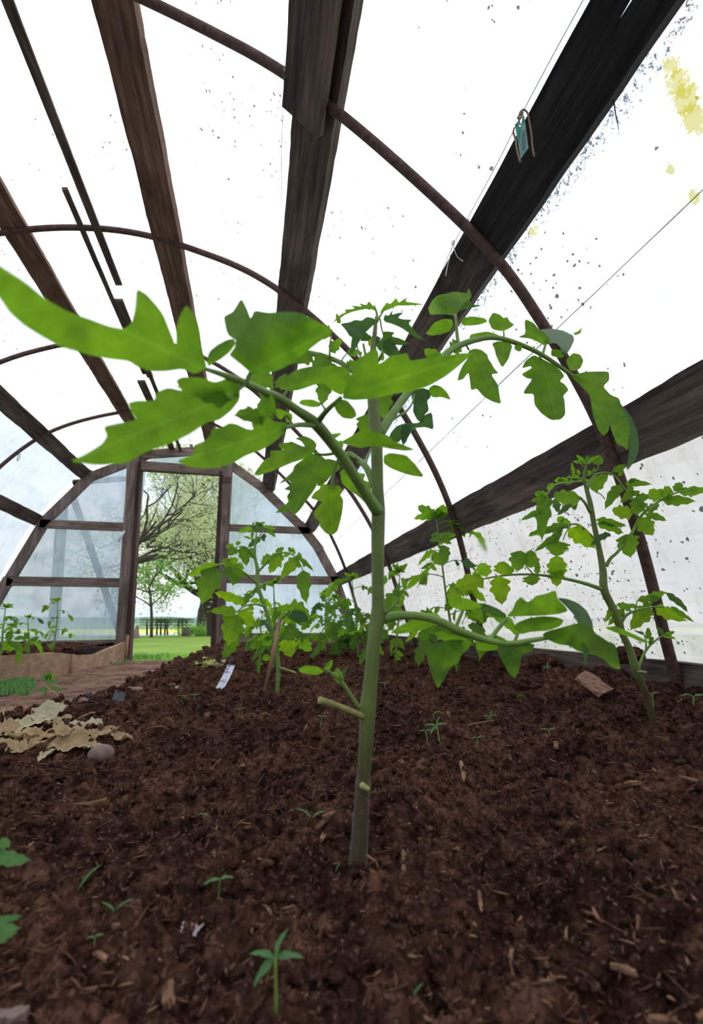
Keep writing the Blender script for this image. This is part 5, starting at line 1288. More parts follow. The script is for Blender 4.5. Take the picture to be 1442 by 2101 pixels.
leaf_part(tr_, [([(1201, 960), (1188, 950), (1180, 945)], [YR] * 3, [1.2, 1, .8]), ([(1198, 985), (1176, 978), (1166, 975)], [YR] * 3, [1.2, 1, .8]), ([(1210, 975), (1226, 962), (1228, 952)], [YR] * 3, [1.2, 1, .8])],
 [PL(L_, (1202, 952), (1181, 932), 9), PL(L_, (1200, 950), (1172, 946), 7), PL(L_, (1204, 950), (1232, 934), 9), PL(L_, (1227, 955), (1230, 934), 18), PL(L_, (1178, 975), (1172, 948), 8), PL(L_, (1190, 980), (1160, 978), 8), PL(L_, (1205, 945), (1205, 934), 8), PL(L_, (1185, 985), (1215, 988), 9), PL(L_, (1200, 970), (1222, 970), 12),
  PL(L_, (1175, 985), (1160, 995), 10), PL(L_, (1190, 975), (1183, 962), 8), PL(L_, (1204, 975), (1200, 955), 7), PL(L_, (1215, 975), (1220, 958), 7), PL(L_, (1168, 985), (1143, 983), 9), PL(L_, (1150, 990), (1143, 978), 9)])
mb = MB(); px_tube(mb, [(1306, 1378), (1316, 1378), (1326, 1380)], [YR - .005, YR - .01, YR - .015], [3, 2.6, 2.8], 8); mb.build('cut_stub', M['stub'], parent=tr_)

# ------------------------------------------------------------------ plant with the stick, left of centre
YL = 1.50
tl_ = plant_root(569, 1415, YL, 'tomato plant tied close to a thin wooden stick, in front of the doorway post')
mb = MB(); px_tube(mb, [(569, 1425), (569, 1412), (571, 1372), (565, 1320), (555, 1283), (544, 1247), (534, 1219), (528, 1197), (528, 1168), (523, 1143), (523, 1122), (526, 1093)], [YL] * 12, [4.5, 4, 5, 4, 4, 4.2, 4, 5, 4, 3, 2.6, 1.5], 10)
mb.build('stem', M['petiole'], parent=tl_)
def QL(m, b, t, w, a=0, b_=0, roll=None, **k): return PL(m, b, t, w, a, b_, roll, YL, **k)
leaf_part(tl_, [([(528, 1198), (505, 1178), (480, 1163), (457, 1158), (440, 1160)], lerp(YL, YL - .12, 5), [3, 2.2, 2, 2, 1.5])],
 [QL(L_, (442, 1162), (413, 1242), 44, -.12, -.14, roll=.2), QL(Y_, (448, 1158), (380, 1182), 18, -.12, -.15), QL(L_, (460, 1158), (507, 1184), 20, -.1, -.1), QL(L_, (492, 1172), (476, 1202), 22, -.06, -.08), QL(L_, (466, 1162), (472, 1188), 22, -.1, -.12), QL(L_, (468, 1158), (490, 1146), 20), QL(L_, (455, 1156), (474, 1146), 12), QL(L_, (488, 1168), (496, 1154), 20)])
leaf_part(tl_, [([(523, 1147), (510, 1128), (498, 1121), (480, 1124)], lerp(YL, YL - .08, 4), [2, 1.8, 1.5, 1])],
 [QL(L_, (495, 1122), (507, 1162), 24, -.05, -.06), QL(L_, (484, 1124), (468, 1140), 20, -.06, -.08), QL(L_, (480, 1122), (462, 1121), 14), QL(L_, (508, 1126), (522, 1146), 20), QL(L_, (490, 1118), (486, 1110), 12), QL(L_, (480, 1130), (486, 1136), 12)])
leaf_part(tl_, [([(530, 1172), (542, 1160), (559, 1141), (578, 1134), (596, 1136), (611, 1149), (621, 1170)], lerp(YL, YL - .06, 7), [2.6, 2.2, 2, 1.8, 1.6, 1.4, 1])],
 [QL(L_, (622, 1170), (628, 1240), 28, -.06, -.1, roll=.2), QL(Y_, (611, 1144), (575, 1188), 26, -.05, -.06, roll=.2), QL(Y_, (577, 1134), (551, 1178), 26, -.02, -.03, roll=.2), QL(L_, (558, 1140), (535, 1160), 22), QL(L_, (566, 1136), (583, 1122), 12), QL(L_, (594, 1136), (580, 1142), 10), QL(L_, (598, 1134), (592, 1122), 9), QL(L_, (604, 1138), (600, 1122), 7),
  QL(L_, (606, 1140), (645, 1172), 10, -.05, -.08), QL(L_, (615, 1145), (612, 1132), 10), QL(L_, (620, 1160), (630, 1158), 9), QL(L_, (617, 1162), (605, 1162), 6), QL(L_, (570, 1155), (578, 1165), 8)])
leaf_part(tl_, [([(544, 1245), (526, 1240), (503, 1243), (485, 1256)], lerp(YL, YL - .12, 4), [2.4, 2, 1.8, 1.5])],
 [QL(Y_, (486, 1256), (428, 1253), 20, -.12, -.15, roll=.4), QL(Y_, (502, 1238), (436, 1213), 20, -.1, -.14), QL(Y_, (485, 1260), (468, 1326), 46, -.12, -.14, roll=.2), QL(Y_, (489, 1254), (522, 1286), 34, -.11, -.1, roll=.3), QL(Y_, (528, 1230), (560, 1246), 16), QL(Y_, (530, 1232), (512, 1234), 12), QL(L_, (500, 1262), (494, 1275), 12), QL(L_, (470, 1262), (462, 1272), 18), QL(L_, (520, 1244), (508, 1252), 14)])
leaf_part(tl_, [([(564, 1290), (571, 1278), (583, 1264), (596, 1252)], lerp(YL, YL - .08, 4), [2.2, 2, 1.8, 1.5])],
 [QL(L_, (588, 1248), (640, 1270), 40, -.08, -.12, roll=.5), QL(D_, (602, 1250), (632, 1276), 34, -.08, -.12), QL(L_, (590, 1257), (626, 1285), 18, -.06, -.08), QL(Y_, (588, 1266), (590, 1282), 12), QL(L_, (596, 1250), (575, 1246), 20), QL(L_, (600, 1246), (618, 1242), 22)])
leaf_part(tl_, [([(569, 1300), (576, 1308), (582, 1312)], [YL] * 3, [1.6, 1.4, 1.2])], [QL(L_, (575, 1302), (608, 1312), 18), QL(Y_, (586, 1308), (598, 1350), 38, roll=.1), QL(L_, (558, 1312), (536, 1322), 22), QL(L_, (556, 1308), (538, 1306), 12)])
leaf_part(tl_, [([(524, 1112), (532, 1100), (540, 1090)], [YL] * 3, [1.4, 1.2, 1])],
 [QL(L_, (518, 1083), (486, 1092), 12), QL(L_, (543, 1084), (567, 1103), 9), QL(L_, (540, 1080), (568, 1086), 9), QL(D_, (535, 1103), (507, 1124), 14), QL(D_, (537, 1098), (543, 1112), 9), QL(D_, (538, 1097), (547, 1102), 8), QL(D_, (524, 1082), (540, 1078), 22), QL(L_, (530, 1078), (545, 1071), 8), QL(L_, (520, 1080), (520, 1070), 5), QL(L_, (520, 1086), (516, 1110), 7), QL(L_, (515, 1105), (498, 1100), 5)])
mb = MB(); px_tube(mb, [(573, 1370), (590, 1375), (607, 1381)], [YL - .01] * 3, [2.6, 2.3, 2.6], 8); mb.build('cut_stub', M['stub'], parent=tl_)
A_, B_ = atY(575, 1267, YL - .03), atY(543, 1420, YL - .05)
tag(MB().tube([B_, A_], [.0062, .0068], 10, bump=.04).build('plant_stick', M['wood_stick'], origin=B_), 'thin reddish wooden stick leaning beside the tomato plant left of centre', 'stick')

# ------------------------------------------------------------------ the other tomato plants
def tomato(px, base_y, top_px, top_y, Y, label, seed, nl=7, leafL=.22, mats=('petiole', 'leaf', 'leaf_dark'), lean=None, group=None, dens=3):
    rs = np.random.RandomState(seed)
    B = atY(px, base_y, Y); T = atY(top_px, top_y, Y - .02)
    rt = thing('tomato_plant', B + [0, 0, .0], label, 'tomato plant', group)
    Hh = np.linalg.norm(T - B); mid = (B + T) / 2 + rs.normal(0, .012, 3) * [1, 1, 0]
    P_, r_ = smooth([B - [0, 0, .02], B + (mid - B) * .5, mid, T], [.0058, .0055, .0048, .0018], 6)
    MB().tube(P_, r_, 8).build('stem', M[mats[0]], parent=rt)
    a0 = rs.uniform(0, 6.28)
    for i in range(nl):
        f = .28 + .68 * (i / (nl - 1)) ** .8
        c = P_[int(f * (len(P_) - 1))]; a = a0 + i * 2.4 + rs.normal(0, .2)
        LL = leafL * (1 - .33 * max(0, (f - .55) / .45)) * rs.uniform(.8, 1.1)
        out = np.array([math.cos(a), math.sin(a), 0]); mb = MB(); pts = []
        ris = rs.uniform(.35, .6); dr_ = rs.uniform(.55, .95)
        for t_ in np.linspace(0, 1, 8):
            pts.append(c + out * LL * (t_ - .12 * t_ * t_) + np.array([0, 0, LL * (ris * t_ - dr_ * t_ * t_)]))
        pts = np.array(pts); mb.tube(pts, np.linspace(.0024, .0008, 8), 5)
        tq, _ = smooth(pts, np.zeros(8), 4)
        def at(t): return tq[int(t * (len(tq) - 1))]
        def blade_(b, d, L, wr, m_):
            d = d / np.linalg.norm(d); up = np.array([0, 0, .55]) + rs.normal(0, .75, 3)
            leaflet3(mb, b, b + d * L, L * wr, up, rs.randint(0, 99), k=3, deep=.45, arch=.05, curl=rs.uniform(.1, .6), fold=.2, mat_=m_, step=.12)
        sd2 = np.cross(out, [0, 0, 1.0])
        mm = 2 if rs.uniform() < .1 else 1
        for j in range(dens):
            t_ = .38 + .5 * j / max(1, dens - 1); L = LL * (.36 + .08 * math.sin(j * 2)) * rs.uniform(.85, 1.2)
            for s_ in (-1, 1):
                d = sd2 * s_ + out * .45 + np.array([0, 0, rs.uniform(-1.3, -.1)])
                blade_(at(t_), d, L, .62, mm)
        blade_(at(.97), tq[-1] - tq[-5] + np.array([0, 0, -.003]), LL * .58, .6, mm)
        mb.build('leaf', [M[mats[0]], M[mats[1]], M[mats[2]]], parent=rt)
    mb = MB()
    for i in range(12):
        a = rs.uniform(0, 6.28); d = np.array([math.cos(a), math.sin(a), rs.uniform(-.1, 1.1)]); d /= np.linalg.norm(d)
        L = Hh * rs.uniform(.09, .17)
        leaflet3(mb, T - [0, 0, Hh * .04], T - [0, 0, Hh * .04] + d * L, L * .5, np.array([0, 0, .4]) + rs.normal(0, .8, 3), seed + i, k=3, mat_=0, step=.12)
    mb.build('young_leaf', [M[mats[1]]], parent=rt)
    return rt
def gY(px, py, z=.185): return float(atZ(px, py, z)[1])
tomato(938, 1372, 893, 1050, 1.78, 'tall tomato plant by the foot of the second pipe, before the wide side board', 41, nl=11, leafL=.24)
A_, B_ = atY(937, 1300, 1.80), atY(944, 1388, 1.78)
tag(MB().tube([B_, A_], .0035, 6).build('plant_stick', M['stone'], origin=B_), 'thin grey stick at the base of the tall plant by the second pipe', 'stick')
tomato(811, 1352, 820, 1166, 2.35, 'tomato plant showing just right of the big stem, its crown dark and curled', 42, nl=7, leafL=.20)
tomato(735, 1345, 721, 1180, 2.75, 'dense tomato plant just left of the big stem, before the foot of the end arch', 43, nl=9, leafL=.24, dens=4)
tomato(691, 1325, 688, 1222, 3.35, 'small tomato plant second from the dense one, in front of the sill board', 44, nl=7, leafL=.19)
tomato(667, 1330, 669, 1212, 3.10, 'small dark-stemmed tomato plant before the right end of the sill board', 45, nl=7, leafL=.20)
tomato(560, 1365, 561, 1190, 2.15, 'tomato plant right behind the one with the stick, its stem close alongside', 46, nl=7, leafL=.22, dens=3)
tomato(538, 1322, 538, 1255, 3.2, 'faint small tomato plant far behind the one with the stick', 47, nl=5, leafL=.17, dens=2)
tomato(3, 1338, 12, 1242, 3.0, 'young plant with dark leaves at the left edge, in the left bed', 51, nl=7, leafL=.17, mats=('petiole', 'leaf', 'leaf_dark'))
tomato(60, 1335, 57, 1263, 3.4, 'small thin plant in the left bed, second from the left edge', 52, nl=6, leafL=.13, dens=2)
tomato(110, 1326, 119, 1228, 3.75, 'slender yellow-green plant in the left bed before the dark outside post', 53, nl=6, leafL=.14, mats=('petiole', 'leaf_lime', 'leaf'), dens=2)

# ------------------------------------------------------------------ seedlings and weeds
def seedling(px, py, size, label, style='pair', seed=0, m='leaf_seed', name='seedling', stemm='petiole'):
    b = soil_at(px, py); rs = np.random.RandomState(seed + 500)
    sc_ = dep(b) / FPX * size
    rt = thing(name, b, label, 'seedling')
    top = b + np.array([rs.normal(0, .12), rs.normal(0, .12), .75]) * sc_
    mb = MB()
    if style == 'hook':
        mb.tube([b, b + [0, 0, sc_ * .4], b + RGT * sc_ * .35 + [0, 0, sc_ * .55], b + RGT * sc_ * .7 + [0, 0, sc_ * .35]], [sc_ * .025] * 4, 6, res=4)
        mb.build('stem', M['petiole'], parent=rt); return rt
    n = dict(pair=2, four=4, blades=3, v=2, one=1)[style]
    if style in ('blades', 'v', 'one'): top = b.copy()
    else: mb.tube([b - [0, 0, sc_ * .1], (b + top) / 2, top], [sc_ * .035, sc_ * .03, sc_ * .028], 6, res=2).build('stem', M[stemm], parent=rt)
    for i in range(n):
        a = {2: (-1, 1), 4: (-1, 1, -.8, .35), 3: (-.5, .1, .6), 1: (.7,)}[n][i]
        zz_ = ((.12, .12, -.75, 1.0)[i] if style in ('pair', 'four') else .9)
        d = RGT * a + np.array([0, 0, zz_ + rs.uniform(-.15, .15)]) + FWD * rs.uniform(-.4, .4); d /= np.linalg.norm(d)
        L = sc_ * (.55 if style in ('pair', 'four') else 1.0) * rs.uniform(.85, 1.1)
        m2 = MB()
        leaflet3(m2, top, top + d * L, L * (.27 if style in ('pair', 'four') else .16), np.array([0, 0, 1.0]) - FWD * .4, 50 + i, k=2, deep=.0, arch=.1, fold=.1, curl=.3, step=.12)
        m2.build('leaf', M[m], parent=rt)
    return rt
for i, a in enumerate([
 (567, 2075, 120, 'four-leaved pale green seedling at the very bottom, left of centre', 'four'),
 (448, 1850, 60, 'tiny two-leaved seedling with a slanting stem, left of the big stem base', 'pair'),
 (236, 1872, 42, 'small forked green shoot in the lower left soil', 'v'),
 (158, 1832, 62, 'narrow green grass blade lying towards the right, at the lower left', 'one'),
 (192, 1955, 34, 'tiny seedling in the dark soil below the forked shoot', 'pair'),
 (640, 1680, 44, 'thin bent green shoot left of the brown lower part of the big stem', 'v'),
 (903, 1528, 46, 'clump of pale narrow-leaved seedling right of the big stem', 'four'),
 (878, 1525, 30, 'smaller seedling touching the pale clump right of the big stem', 'pair'),
 (978, 1538, 30, 'flat two-leaved seedling to the right of the pale clump', 'pair'),
 (1133, 1526, 34, 'small curled seedling in the middle of the right half of the bed', 'pair'),
 (1010, 1492, 28, 'tiny star-like seedling in the right half, behind the curled one', 'four'),
 (1422, 1468, 50, 'fresh green seedling near the right edge, beside the leaning plant', 'pair'),
 (1341, 1450, 34, 'little seedling growing close to the foot of the leaning plant', 'pair'),
 (1126, 1388, 24, 'pale tiny seedling to the left of the broken wood piece', 'four'),
 (489, 1475, 26, 'small green seedling in the soil below the white plant label', 'four'),
 (536, 1478, 26, 'pale hooked seedling below the foot of the wooden stick', 'hook'),
 (397, 1444, 22, 'tiny bright seedling left of the white plant label', 'pair'),
 (372, 1442, 18, 'tiny greyish seedling farther left of the white plant label', 'pair'),
 (658, 1490, 24, 'thin two-leaved seedling beneath the cut stub of the big plant', 'pair'),
 (890, 1478, 30, 'pale arched seedling above the clump right of the big stem', 'hook'),
 (420, 1690, 24, 'tiny green seedling in the bare soil of the left half', 'pair'),
 (688, 1790, 20, 'single small pale leaf in the soil at the foot of the big stem', 'one'),
 (848, 2045, 34, 'small yellowish leaf near the bottom edge, right of centre', 'one'),
 (1062, 1440, 24, 'tiny white-stemmed seedling right of the drooping leaf tip', 'hook'),
 (793, 1420, 22, 'faint tiny seedling just right of the big stem at mid height', 'pair')]):
    seedling(a[0], a[1], a[2], a[3], a[4], i)
def weedleaf(spec, label):
    rt = None
    for i, (b, t, w, Y) in enumerate(spec):
        if rt is None:
            P0 = atY(*b, Y); rt = thing('weed', (P0[0], P0[1], float(height(P0[0], P0[1]))), label, 'weed')
            MB().tube([np.array(rt.location) - [0, 0, .005], (np.array(rt.location) + P0) / 2, P0], .0009, 6).build('stem', M['petiole'], parent=rt)
        m2 = MB(); px_leaflet(m2, b, t, w, Y, Y - .01, seed=700 + i, roll=.3, k=3, deep=.2, step=.1); m2.build('leaf', M['leaf_seed'], parent=rt)
weedleaf([((-8, 1755), (62, 1766), 26, .42), ((-8, 1740), (24, 1722), 22, .42)], 'blurred light green weed leaves poking in at the left edge, upper one')
weedleaf([((-2, 1885), (45, 1880), 12, .33), ((-10, 1915), (38, 1905), 34, .32)], 'blurred green weed at the left edge, the lower of the two')
weedleaf([((1025, 2110), (1052, 2084), 26, .285)], 'bright blurred leaf cut by the bottom edge, just right of centre')
weedleaf([((1115, 2085), (1150, 2098), 16, .285)], 'narrow blurred leaf at the bottom edge, further right')
# rosette weed at the path edge
b0 = soil_at(92, 1428)
rt = thing('weed', b0, 'upright weed with blue-green leaves growing at the edge of the path', 'weed')
Yw = float(b0[1]); mb = MB(); px_tube(mb, [(92, 1430), (96, 1410), (99, 1398), (101, 1388)], [Yw] * 4, [2.4, 2.2, 2, 1.5]); mb.build('stem', M['petiole'], parent=rt)
for i, (b, t, w, m_) in enumerate([((95, 1414), (74, 1417), 9, 'leaf_seed'), ((98, 1413), (132, 1413), 8, 'leaf_seed'), ((101, 1400), (125, 1396), 8, 'leaf_seed'), ((99, 1398), (85, 1386), 11, 'leaf_seed'), ((100, 1396), (95, 1380), 8, 'leaf'), ((100, 1396), (104, 1373), 7, 'leaf_seed'), ((101, 1396), (111, 1382), 8, 'leaf'), ((99, 1392), (92, 1384), 8, 'leaf'), ((101, 1394), (104, 1382), 8, 'leaf')]):
    m2 = MB(); px_leaflet(m2, b, t, w, Yw, Yw - .01, seed=720 + i, k=2, deep=0, step=.12); m2.build('leaf', M[m_], parent=rt)
A_, B_ = soil_at(124, 1432), soil_at(93, 1420)
B_ = atY(93, 1407, Yw - .03)
tag(MB().tube([A_, (A_ + B_) / 2 + [0, 0, .002], B_], .0018, 6).build('straw', M['leaf_dry'], origin=A_), 'straw leaning against the upright weed by the path', 'straw')

# ------------------------------------------------------------------ things lying on the soil
def dried(px, py, Lpx, ang, label, seed, m='leaf_dry', wid=.5, lift=.012, group='withered leaves heaped at the path edge', crump=.17, tw=0.0):
    py = py + 14; Lpx = Lpx * .8; b = soil_at(px, py); rs = np.random.RandomState(seed + 900); d = dep(b); L = Lpx * d / FPX
    V, F = tri(outline(seed, 1.0, 3, .35, seed % 2 == 0), .04, .25)
    u, w = V[:, 0] - .5, V[:, 1] * wid / .5
    c, s_ = math.cos(ang), math.sin(ang)
    X_, Y2 = u * c - w * s_, u * s_ + w * c
    Z_ = crump * (1.6 * fbm(u * 3 + seed, w * 3, 2, seed) + 1.5 * np.abs(fbm(u * 5, w * 5 + seed, 3, seed + 3))) + .5 * np.abs(w) * (1 if seed % 3 else -.4) + .35 * w * math.sin(seed * 2.1) + .25 * u * math.sin(seed * 1.3)
    w = w + .15 * fbm(u * 4, w * 4, 3, seed + 8)
    fl_ = np.array([FWD[0], FWD[1], 0]); fl_ /= np.linalg.norm(fl_)
    P_ = b + (RGT[None] * X_[:, None] + fl_[None] * (Y2 * 1.3)[:, None] + np.array([[0, 0, 1.0]]) * (Z_ * .8 + Y2 * tw * .5)[:, None]) * L
    hs = height(P_[:, 0], P_[:, 1]); P_[:, 2] = np.maximum(P_[:, 2] + lift, hs + .001)
    o = MB().add(P_, F, 0, V).build('withered_leaf', M[m], origin=b)
    return tag(o, label, 'dead leaf', group)
for i, (px, py, L, an_, m_, w_, t_, lb) in enumerate([
 (58, 1478, 90, .3, 'leaf_dry2', .55, .5, 'large pale withered leaf at the top left of the heap, veins showing'),
 (105, 1462, 80, 1.2, 'leaf_dry2', .5, .6, 'greenish-buff withered leaf standing at the back of the heap'),
 (52, 1515, 110, -.3, 'leaf_dry', .3, .3, 'long folded straw-coloured leaf along the front left of the heap'),
 (95, 1500, 100, .5, 'leaf_dry', .5, .3, 'buff withered leaf spread over the middle of the heap'),
 (140, 1500, 90, 2.0, 'leaf_dry', .45, .4, 'curled buff leaf at the right middle of the heap'),
 (178, 1482, 85, .2, 'leaf_dry2', .35, .5, 'rolled pale leaf at the right back of the heap'),
 (205, 1500, 80, .1, 'leaf_dry', .3, .3, 'narrow brown-edged leaf on the right of the heap'),
 (150, 1532, 130, .15, 'leaf_dry', .25, .3, 'long pinkish-buff leaf strip above the round stone'),
 (245, 1515, 70, .3, 'leaf_dry', .4, .3, 'orange-brown withered leaf at the far right end of the heap'),
 (15, 1525, 70, 0, 'leaf_dry', .5, .3, 'withered leaf cut by the left edge'),
 (92, 1550, 85, -1.25, 'leaf_dry2', .2, .1, 'twisted leaf strip trailing down from the heap'),
 (75, 1530, 50, .6, 'leaf_dry', .5, .4, 'small crumpled leaf under the front of the heap'),
 (125, 1478, 60, -.5, 'leaf_dry', .5, .5, 'small buff leaf filling the back of the heap'),
 (20, 1495, 60, .9, 'leaf_dry', .4, .5, 'brown-stalked leaf at the left end of the heap'),
 (118, 1522, 48, 2.4, 'leaf_dry2', .45, .3, 'small twisted scrap in the front middle of the heap'),
 (165, 1515, 44, 1.0, 'leaf_dry', .5, .6, 'small upright curl behind the long leaf strip'),
 (190, 1530, 56, -.4, 'leaf_dry2', .3, .2, 'pale ragged scrap just above the round stone'),
 (228, 1498, 40, 1.7, 'leaf_dry', .5, .5, 'little tawny curl near the right end of the heap'),
 (70, 1496, 46, 1.5, 'leaf_dry', .4, .6, 'tawny curl between the two large pale leaves'),
 (35, 1538, 60, -.2, 'leaf_dry', .35, .2, 'flat buff leaf at the lower left of the heap')]):
    dried(px, py, L, an_, lb, i, m_, w_, .008, tw=t_)
for i, (px, py, L, an_) in enumerate([(430, 1352, 40, .2), (445, 1358, 46, -.3), (425, 1338, 34, .6), (458, 1345, 22, -1), (410, 1352, 30, .1)]):
    dried(px, py, L, an_, ['yellow-green wilted leaf above the white plant label', 'largest wilted leaf just left above the white plant label', 'pale wilted scrap near the crest of the bed by the doorway', 'small yellow wilted leaf right above the plant label', 'pale wilted scrap at the path side of the bed'][i], 40 + i, 'leaf_yel' if i % 2 == 0 else 'leaf_dry2', .35, .004, 'wilted scraps near the white label', .2)
mb = MB()
pts = [(2, 1502), (8, 1490), (5, 1470), (12, 1455), (20, 1462), (30, 1475)]
mb.tube([soil_at(*p) + [0, 0, .012] for p in pts], .0012, 5, res=4)
tag(mb.build('dry_stalk', M['leaf_dry'], origin=soil_at(10, 1480)), 'thin forked pale stalk at the left end of the withered heap', 'stalk')
def rock(px, py, w, h, m, label, name='stone', seed=0, cat='stone', rough=.12, sink=.35, dz=1.0, X=None):
    b = soil_at(px, py) if X is None else atX(px, py, X); s_ = dep(b) / FPX; rs = np.random.RandomState(seed)
    P_ = IV.copy()
    # finer ball
    nu, nv_ = 36, 20; V_ = []; F_ = []
    for i in range(nv_ + 1):
        for j in range(nu):
            a, p = j / nu * 2 * math.pi, i / nv_ * math.pi
            V_.append((math.sin(p) * math.cos(a), math.sin(p) * math.sin(a), math.cos(p)))
    V_ = np.array(V_)
    k = 1 + rough * 2 * fbm(V_[:, 0] * 1.6 + seed, V_[:, 1] * 1.6 + V_[:, 2] * 1.3, 4, seed)
    V_ = V_ * k[:, None]
    for i in range(nv_):
        for j in range(nu): F_.append((i * nu + j, (i + 1) * nu + j, (i + 1) * nu + (j + 1) % nu, i * nu + (j + 1) % nu))
    Q = b + RGT * (V_[:, :1] * w / 2 * s_) + np.array([[-RGT[1], RGT[0], 0]]) * (V_[:, 1:2] * w / 2 * .8 * s_) + np.array([[0, 0, 1.0]]) * (V_[:, 2:3] * h / 2 * s_ * dz + h * s_ * (.5 - sink))
    return tag(MB().add(Q, F_).build(name, m, origin=b), label, cat)
M['clod'] = M['crumb']
rock(206, 1562, 52, 36, M['stone'], 'smooth brown egg-shaped stone below the withered leaves', seed=1, rough=.04, sink=.1)
rock(280, 1417, 26, 12, M['stone'], 'flat grey-brown stone on the bed crest right of the black plastic', seed=2)
rock(363, 1418, 18, 16, M['onion'], 'pale pebble on the crest of the bed, left of the white label', seed=3, rough=.2)
rock(352, 1412, 16, 14, M['chip'], 'tan pebble touching the pale one on the bed crest', seed=4, rough=.2)
rock(180, 1432, 18, 18, M['black_plastic'], 'black charred lump at the path side of the bed', 'lump', 5, 'lump', .25)
rock(1115, 1358, 50, 34, M['crumb'], 'big soft clod of compost resting against the baseboard', 'clod', 6, 'clod', .2, .5, X=.96)
rock(1290, 1345, 60, 32, M['crumb'], 'mound of compost behind the stem of the leaning plant', 'clod', 7, 'clod', .25, .5, X=.94)
rock(1080, 1412, 46, 28, M['crumb'], 'dark lumpy clod left of the broken wood piece', 'clod', 8, 'clod', .3, .3)
rock(118, 1326, 14, 10, M['onion'], 'pale pebble on the left bed above the slab boards', seed=9)
rock(300, 1382, 14, 10, M['stone'], 'small stone on the far crest of the bed', seed=10)
rock(685, 1388, 14, 12, M['onion'], 'small whitish stone behind the lowest shoot of the big plant', seed=12)
rock(170, 1440, 20, 12, M['stone'], 'small stone near the black lump', seed=13)
# black plastic scrap
b = soil_at(243, 1442); s_ = dep(b) / FPX
gu, gv = np.meshgrid(np.linspace(-.5, .5, 18), np.linspace(-.5, .5, 24), indexing='ij')
zz_ = .30 * fbm(gu * 4, gv * 3, 4, 77) + .5 * gv
P_ = b + RGT[None, None] * (gu * 24 * s_ * (1 - .3 * gv))[..., None] + np.array([0, .6, 0]) * (gv * 34 * s_)[..., None] + np.array([0, 0, 1.0]) * (zz_ * 34 * s_ + 12 * s_)[..., None]
F_ = [(i * 24 + j, (i + 1) * 24 + j, (i + 1) * 24 + j + 1, i * 24 + j + 1) for i in range(17) for j in range(23)]
tag(MB().add(P_.reshape(-1, 3), F_).build('plastic_scrap', M['black_plastic'], origin=b), 'crumpled shiny black plastic scrap on the bed crest', 'plastic')
# broken piece of wood and other bits
def chip(px, py, Lpx, wpx, ang, m, label, th=.3, name='wood_chip', tilt=.15, group=None, seed=0, cat='wood chip'):
    b = soil_at(px, py); s_ = dep(b) / FPX; rs = np.random.RandomState(seed)
    fl_ = np.array([FWD[0], FWD[1], 0]); fl_ /= np.linalg.norm(fl_)
    fx = 1.0 / max(.25, (CAM[2] - b[2]) / max(.05, np.linalg.norm((b - CAM)[:2])) * 1.0)
    d = RGT * math.cos(ang) + fl_ * math.sin(ang) * min(fx, 2.5); L = Lpx * s_ * np.linalg.norm(d)
    d /= np.linalg.norm(d); d = d + np.array([0, 0, tilt]); d /= np.linalg.norm(d)
    sdv = np.cross(np.array([0, 0, 1.0]), d); sdv /= np.linalg.norm(sdv); up = np.cross(d, sdv)
    wv = wpx * s_; n = 9; V_ = []
    for i in range(n):
        u = i / (n - 1) - .5
        e = 1 + .25 * float(vn(u * 6 + seed, .3, 5)); bend = .06 * L * (u * u * 4 - 1) * math.sin(seed)
        wl = wv * (.5 + (.12 * rs.uniform(-1, 1))) * (1 if abs(u) < .45 else .6)
        for (a, c) in ((-1, 0), (-.9, 1), (.9, 1), (1, 0), (.8, -.5), (-.8, -.5)):
            V_.append(b + d * (u * L * (1 + .06 * rs.uniform(-1, 1) * (abs(u) > .4))) + sdv * (a * wl) + up * (c * wv * th * e + bend + wv * th * .4))
    F_ = [(i * 6 + j, i * 6 + (j + 1) % 6, (i + 1) * 6 + (j + 1) % 6, (i + 1) * 6 + j) for i in range(n - 1) for j in range(6)] + [(5, 4, 3, 2, 1, 0), tuple((n - 1) * 6 + j for j in range(6))]
    return tag(MB().add(V_, F_).build(name, m, origin=b, smoothf=False), label, cat, group)
M['wood_piece'] = plain('broken_wood', (.22, .125, .09), .9, .6, 70, .8, .004, .05)
q4 = [atY(1181, 1384, 1.13), atY(1203, 1369, 1.19), atY(1258, 1408, 1.02), atY(1230, 1420, .98)]
V_ = []; nn = 14
for i in range(nn):
    f = i / (nn - 1); a_, b_ = q4[0] + (q4[3] - q4[0]) * f, q4[1] + (q4[2] - q4[1]) * f
    e_ = .02 * float(vn(f * 6, .5, 3)) - .08 * max(0, f - .8); e2 = .02 * float(vn(f * 6, 3.5, 3)) - .05 * max(0, .25 - f); a_ = a_ - [0, 0, .006]; b_ = b_ - [0, 0, .006]
    V_ += [a_ + (a_ - b_) * e_ * 8, a_ + (b_ - a_) * .5 + [0, 0, .003 * float(vn(f * 12, 8.5, 3))], b_ + (b_ - a_) * e2 * 8, b_ + [.003, .01, -.007], a_ + [.003, .01, -.007]]
F_ = [(i * 5 + j, i * 5 + (j + 1) % 5, (i + 1) * 5 + (j + 1) % 5, (i + 1) * 5 + j) for i in range(nn - 1) for j in range(5)] + [(0, 1, 2, 3, 4), tuple((nn - 1) * 5 + j for j in range(5))[::-1]]
tag(MB().add(V_, F_).build('wood_piece', M['wood_piece'], origin=q4[3], smoothf=False), 'broken reddish piece of plank lying in the soil left of the leaning plant', 'wood')
chip(1425, 1398, 20, 8, 1.4, M['wood_piece'], 'short upright wood splinter by the foot of the right-hand pipe', th=.5, tilt=1.2, seed=2)
chip(950, 1585, 30, 9, 1.3, M['chip'], 'grey-brown flat chip right of the big stem, standing on edge', th=.2, tilt=.3, seed=3)
chip(1300, 1612, 40, 12, .1, M['chip'], 'tan stick-like chip in the right part of the bed', th=.4, tilt=0, seed=4)
chip(668, 1688, 40, 12, .5, M['chip_dark'], 'dark red chip left of the lower stem', seed=5)
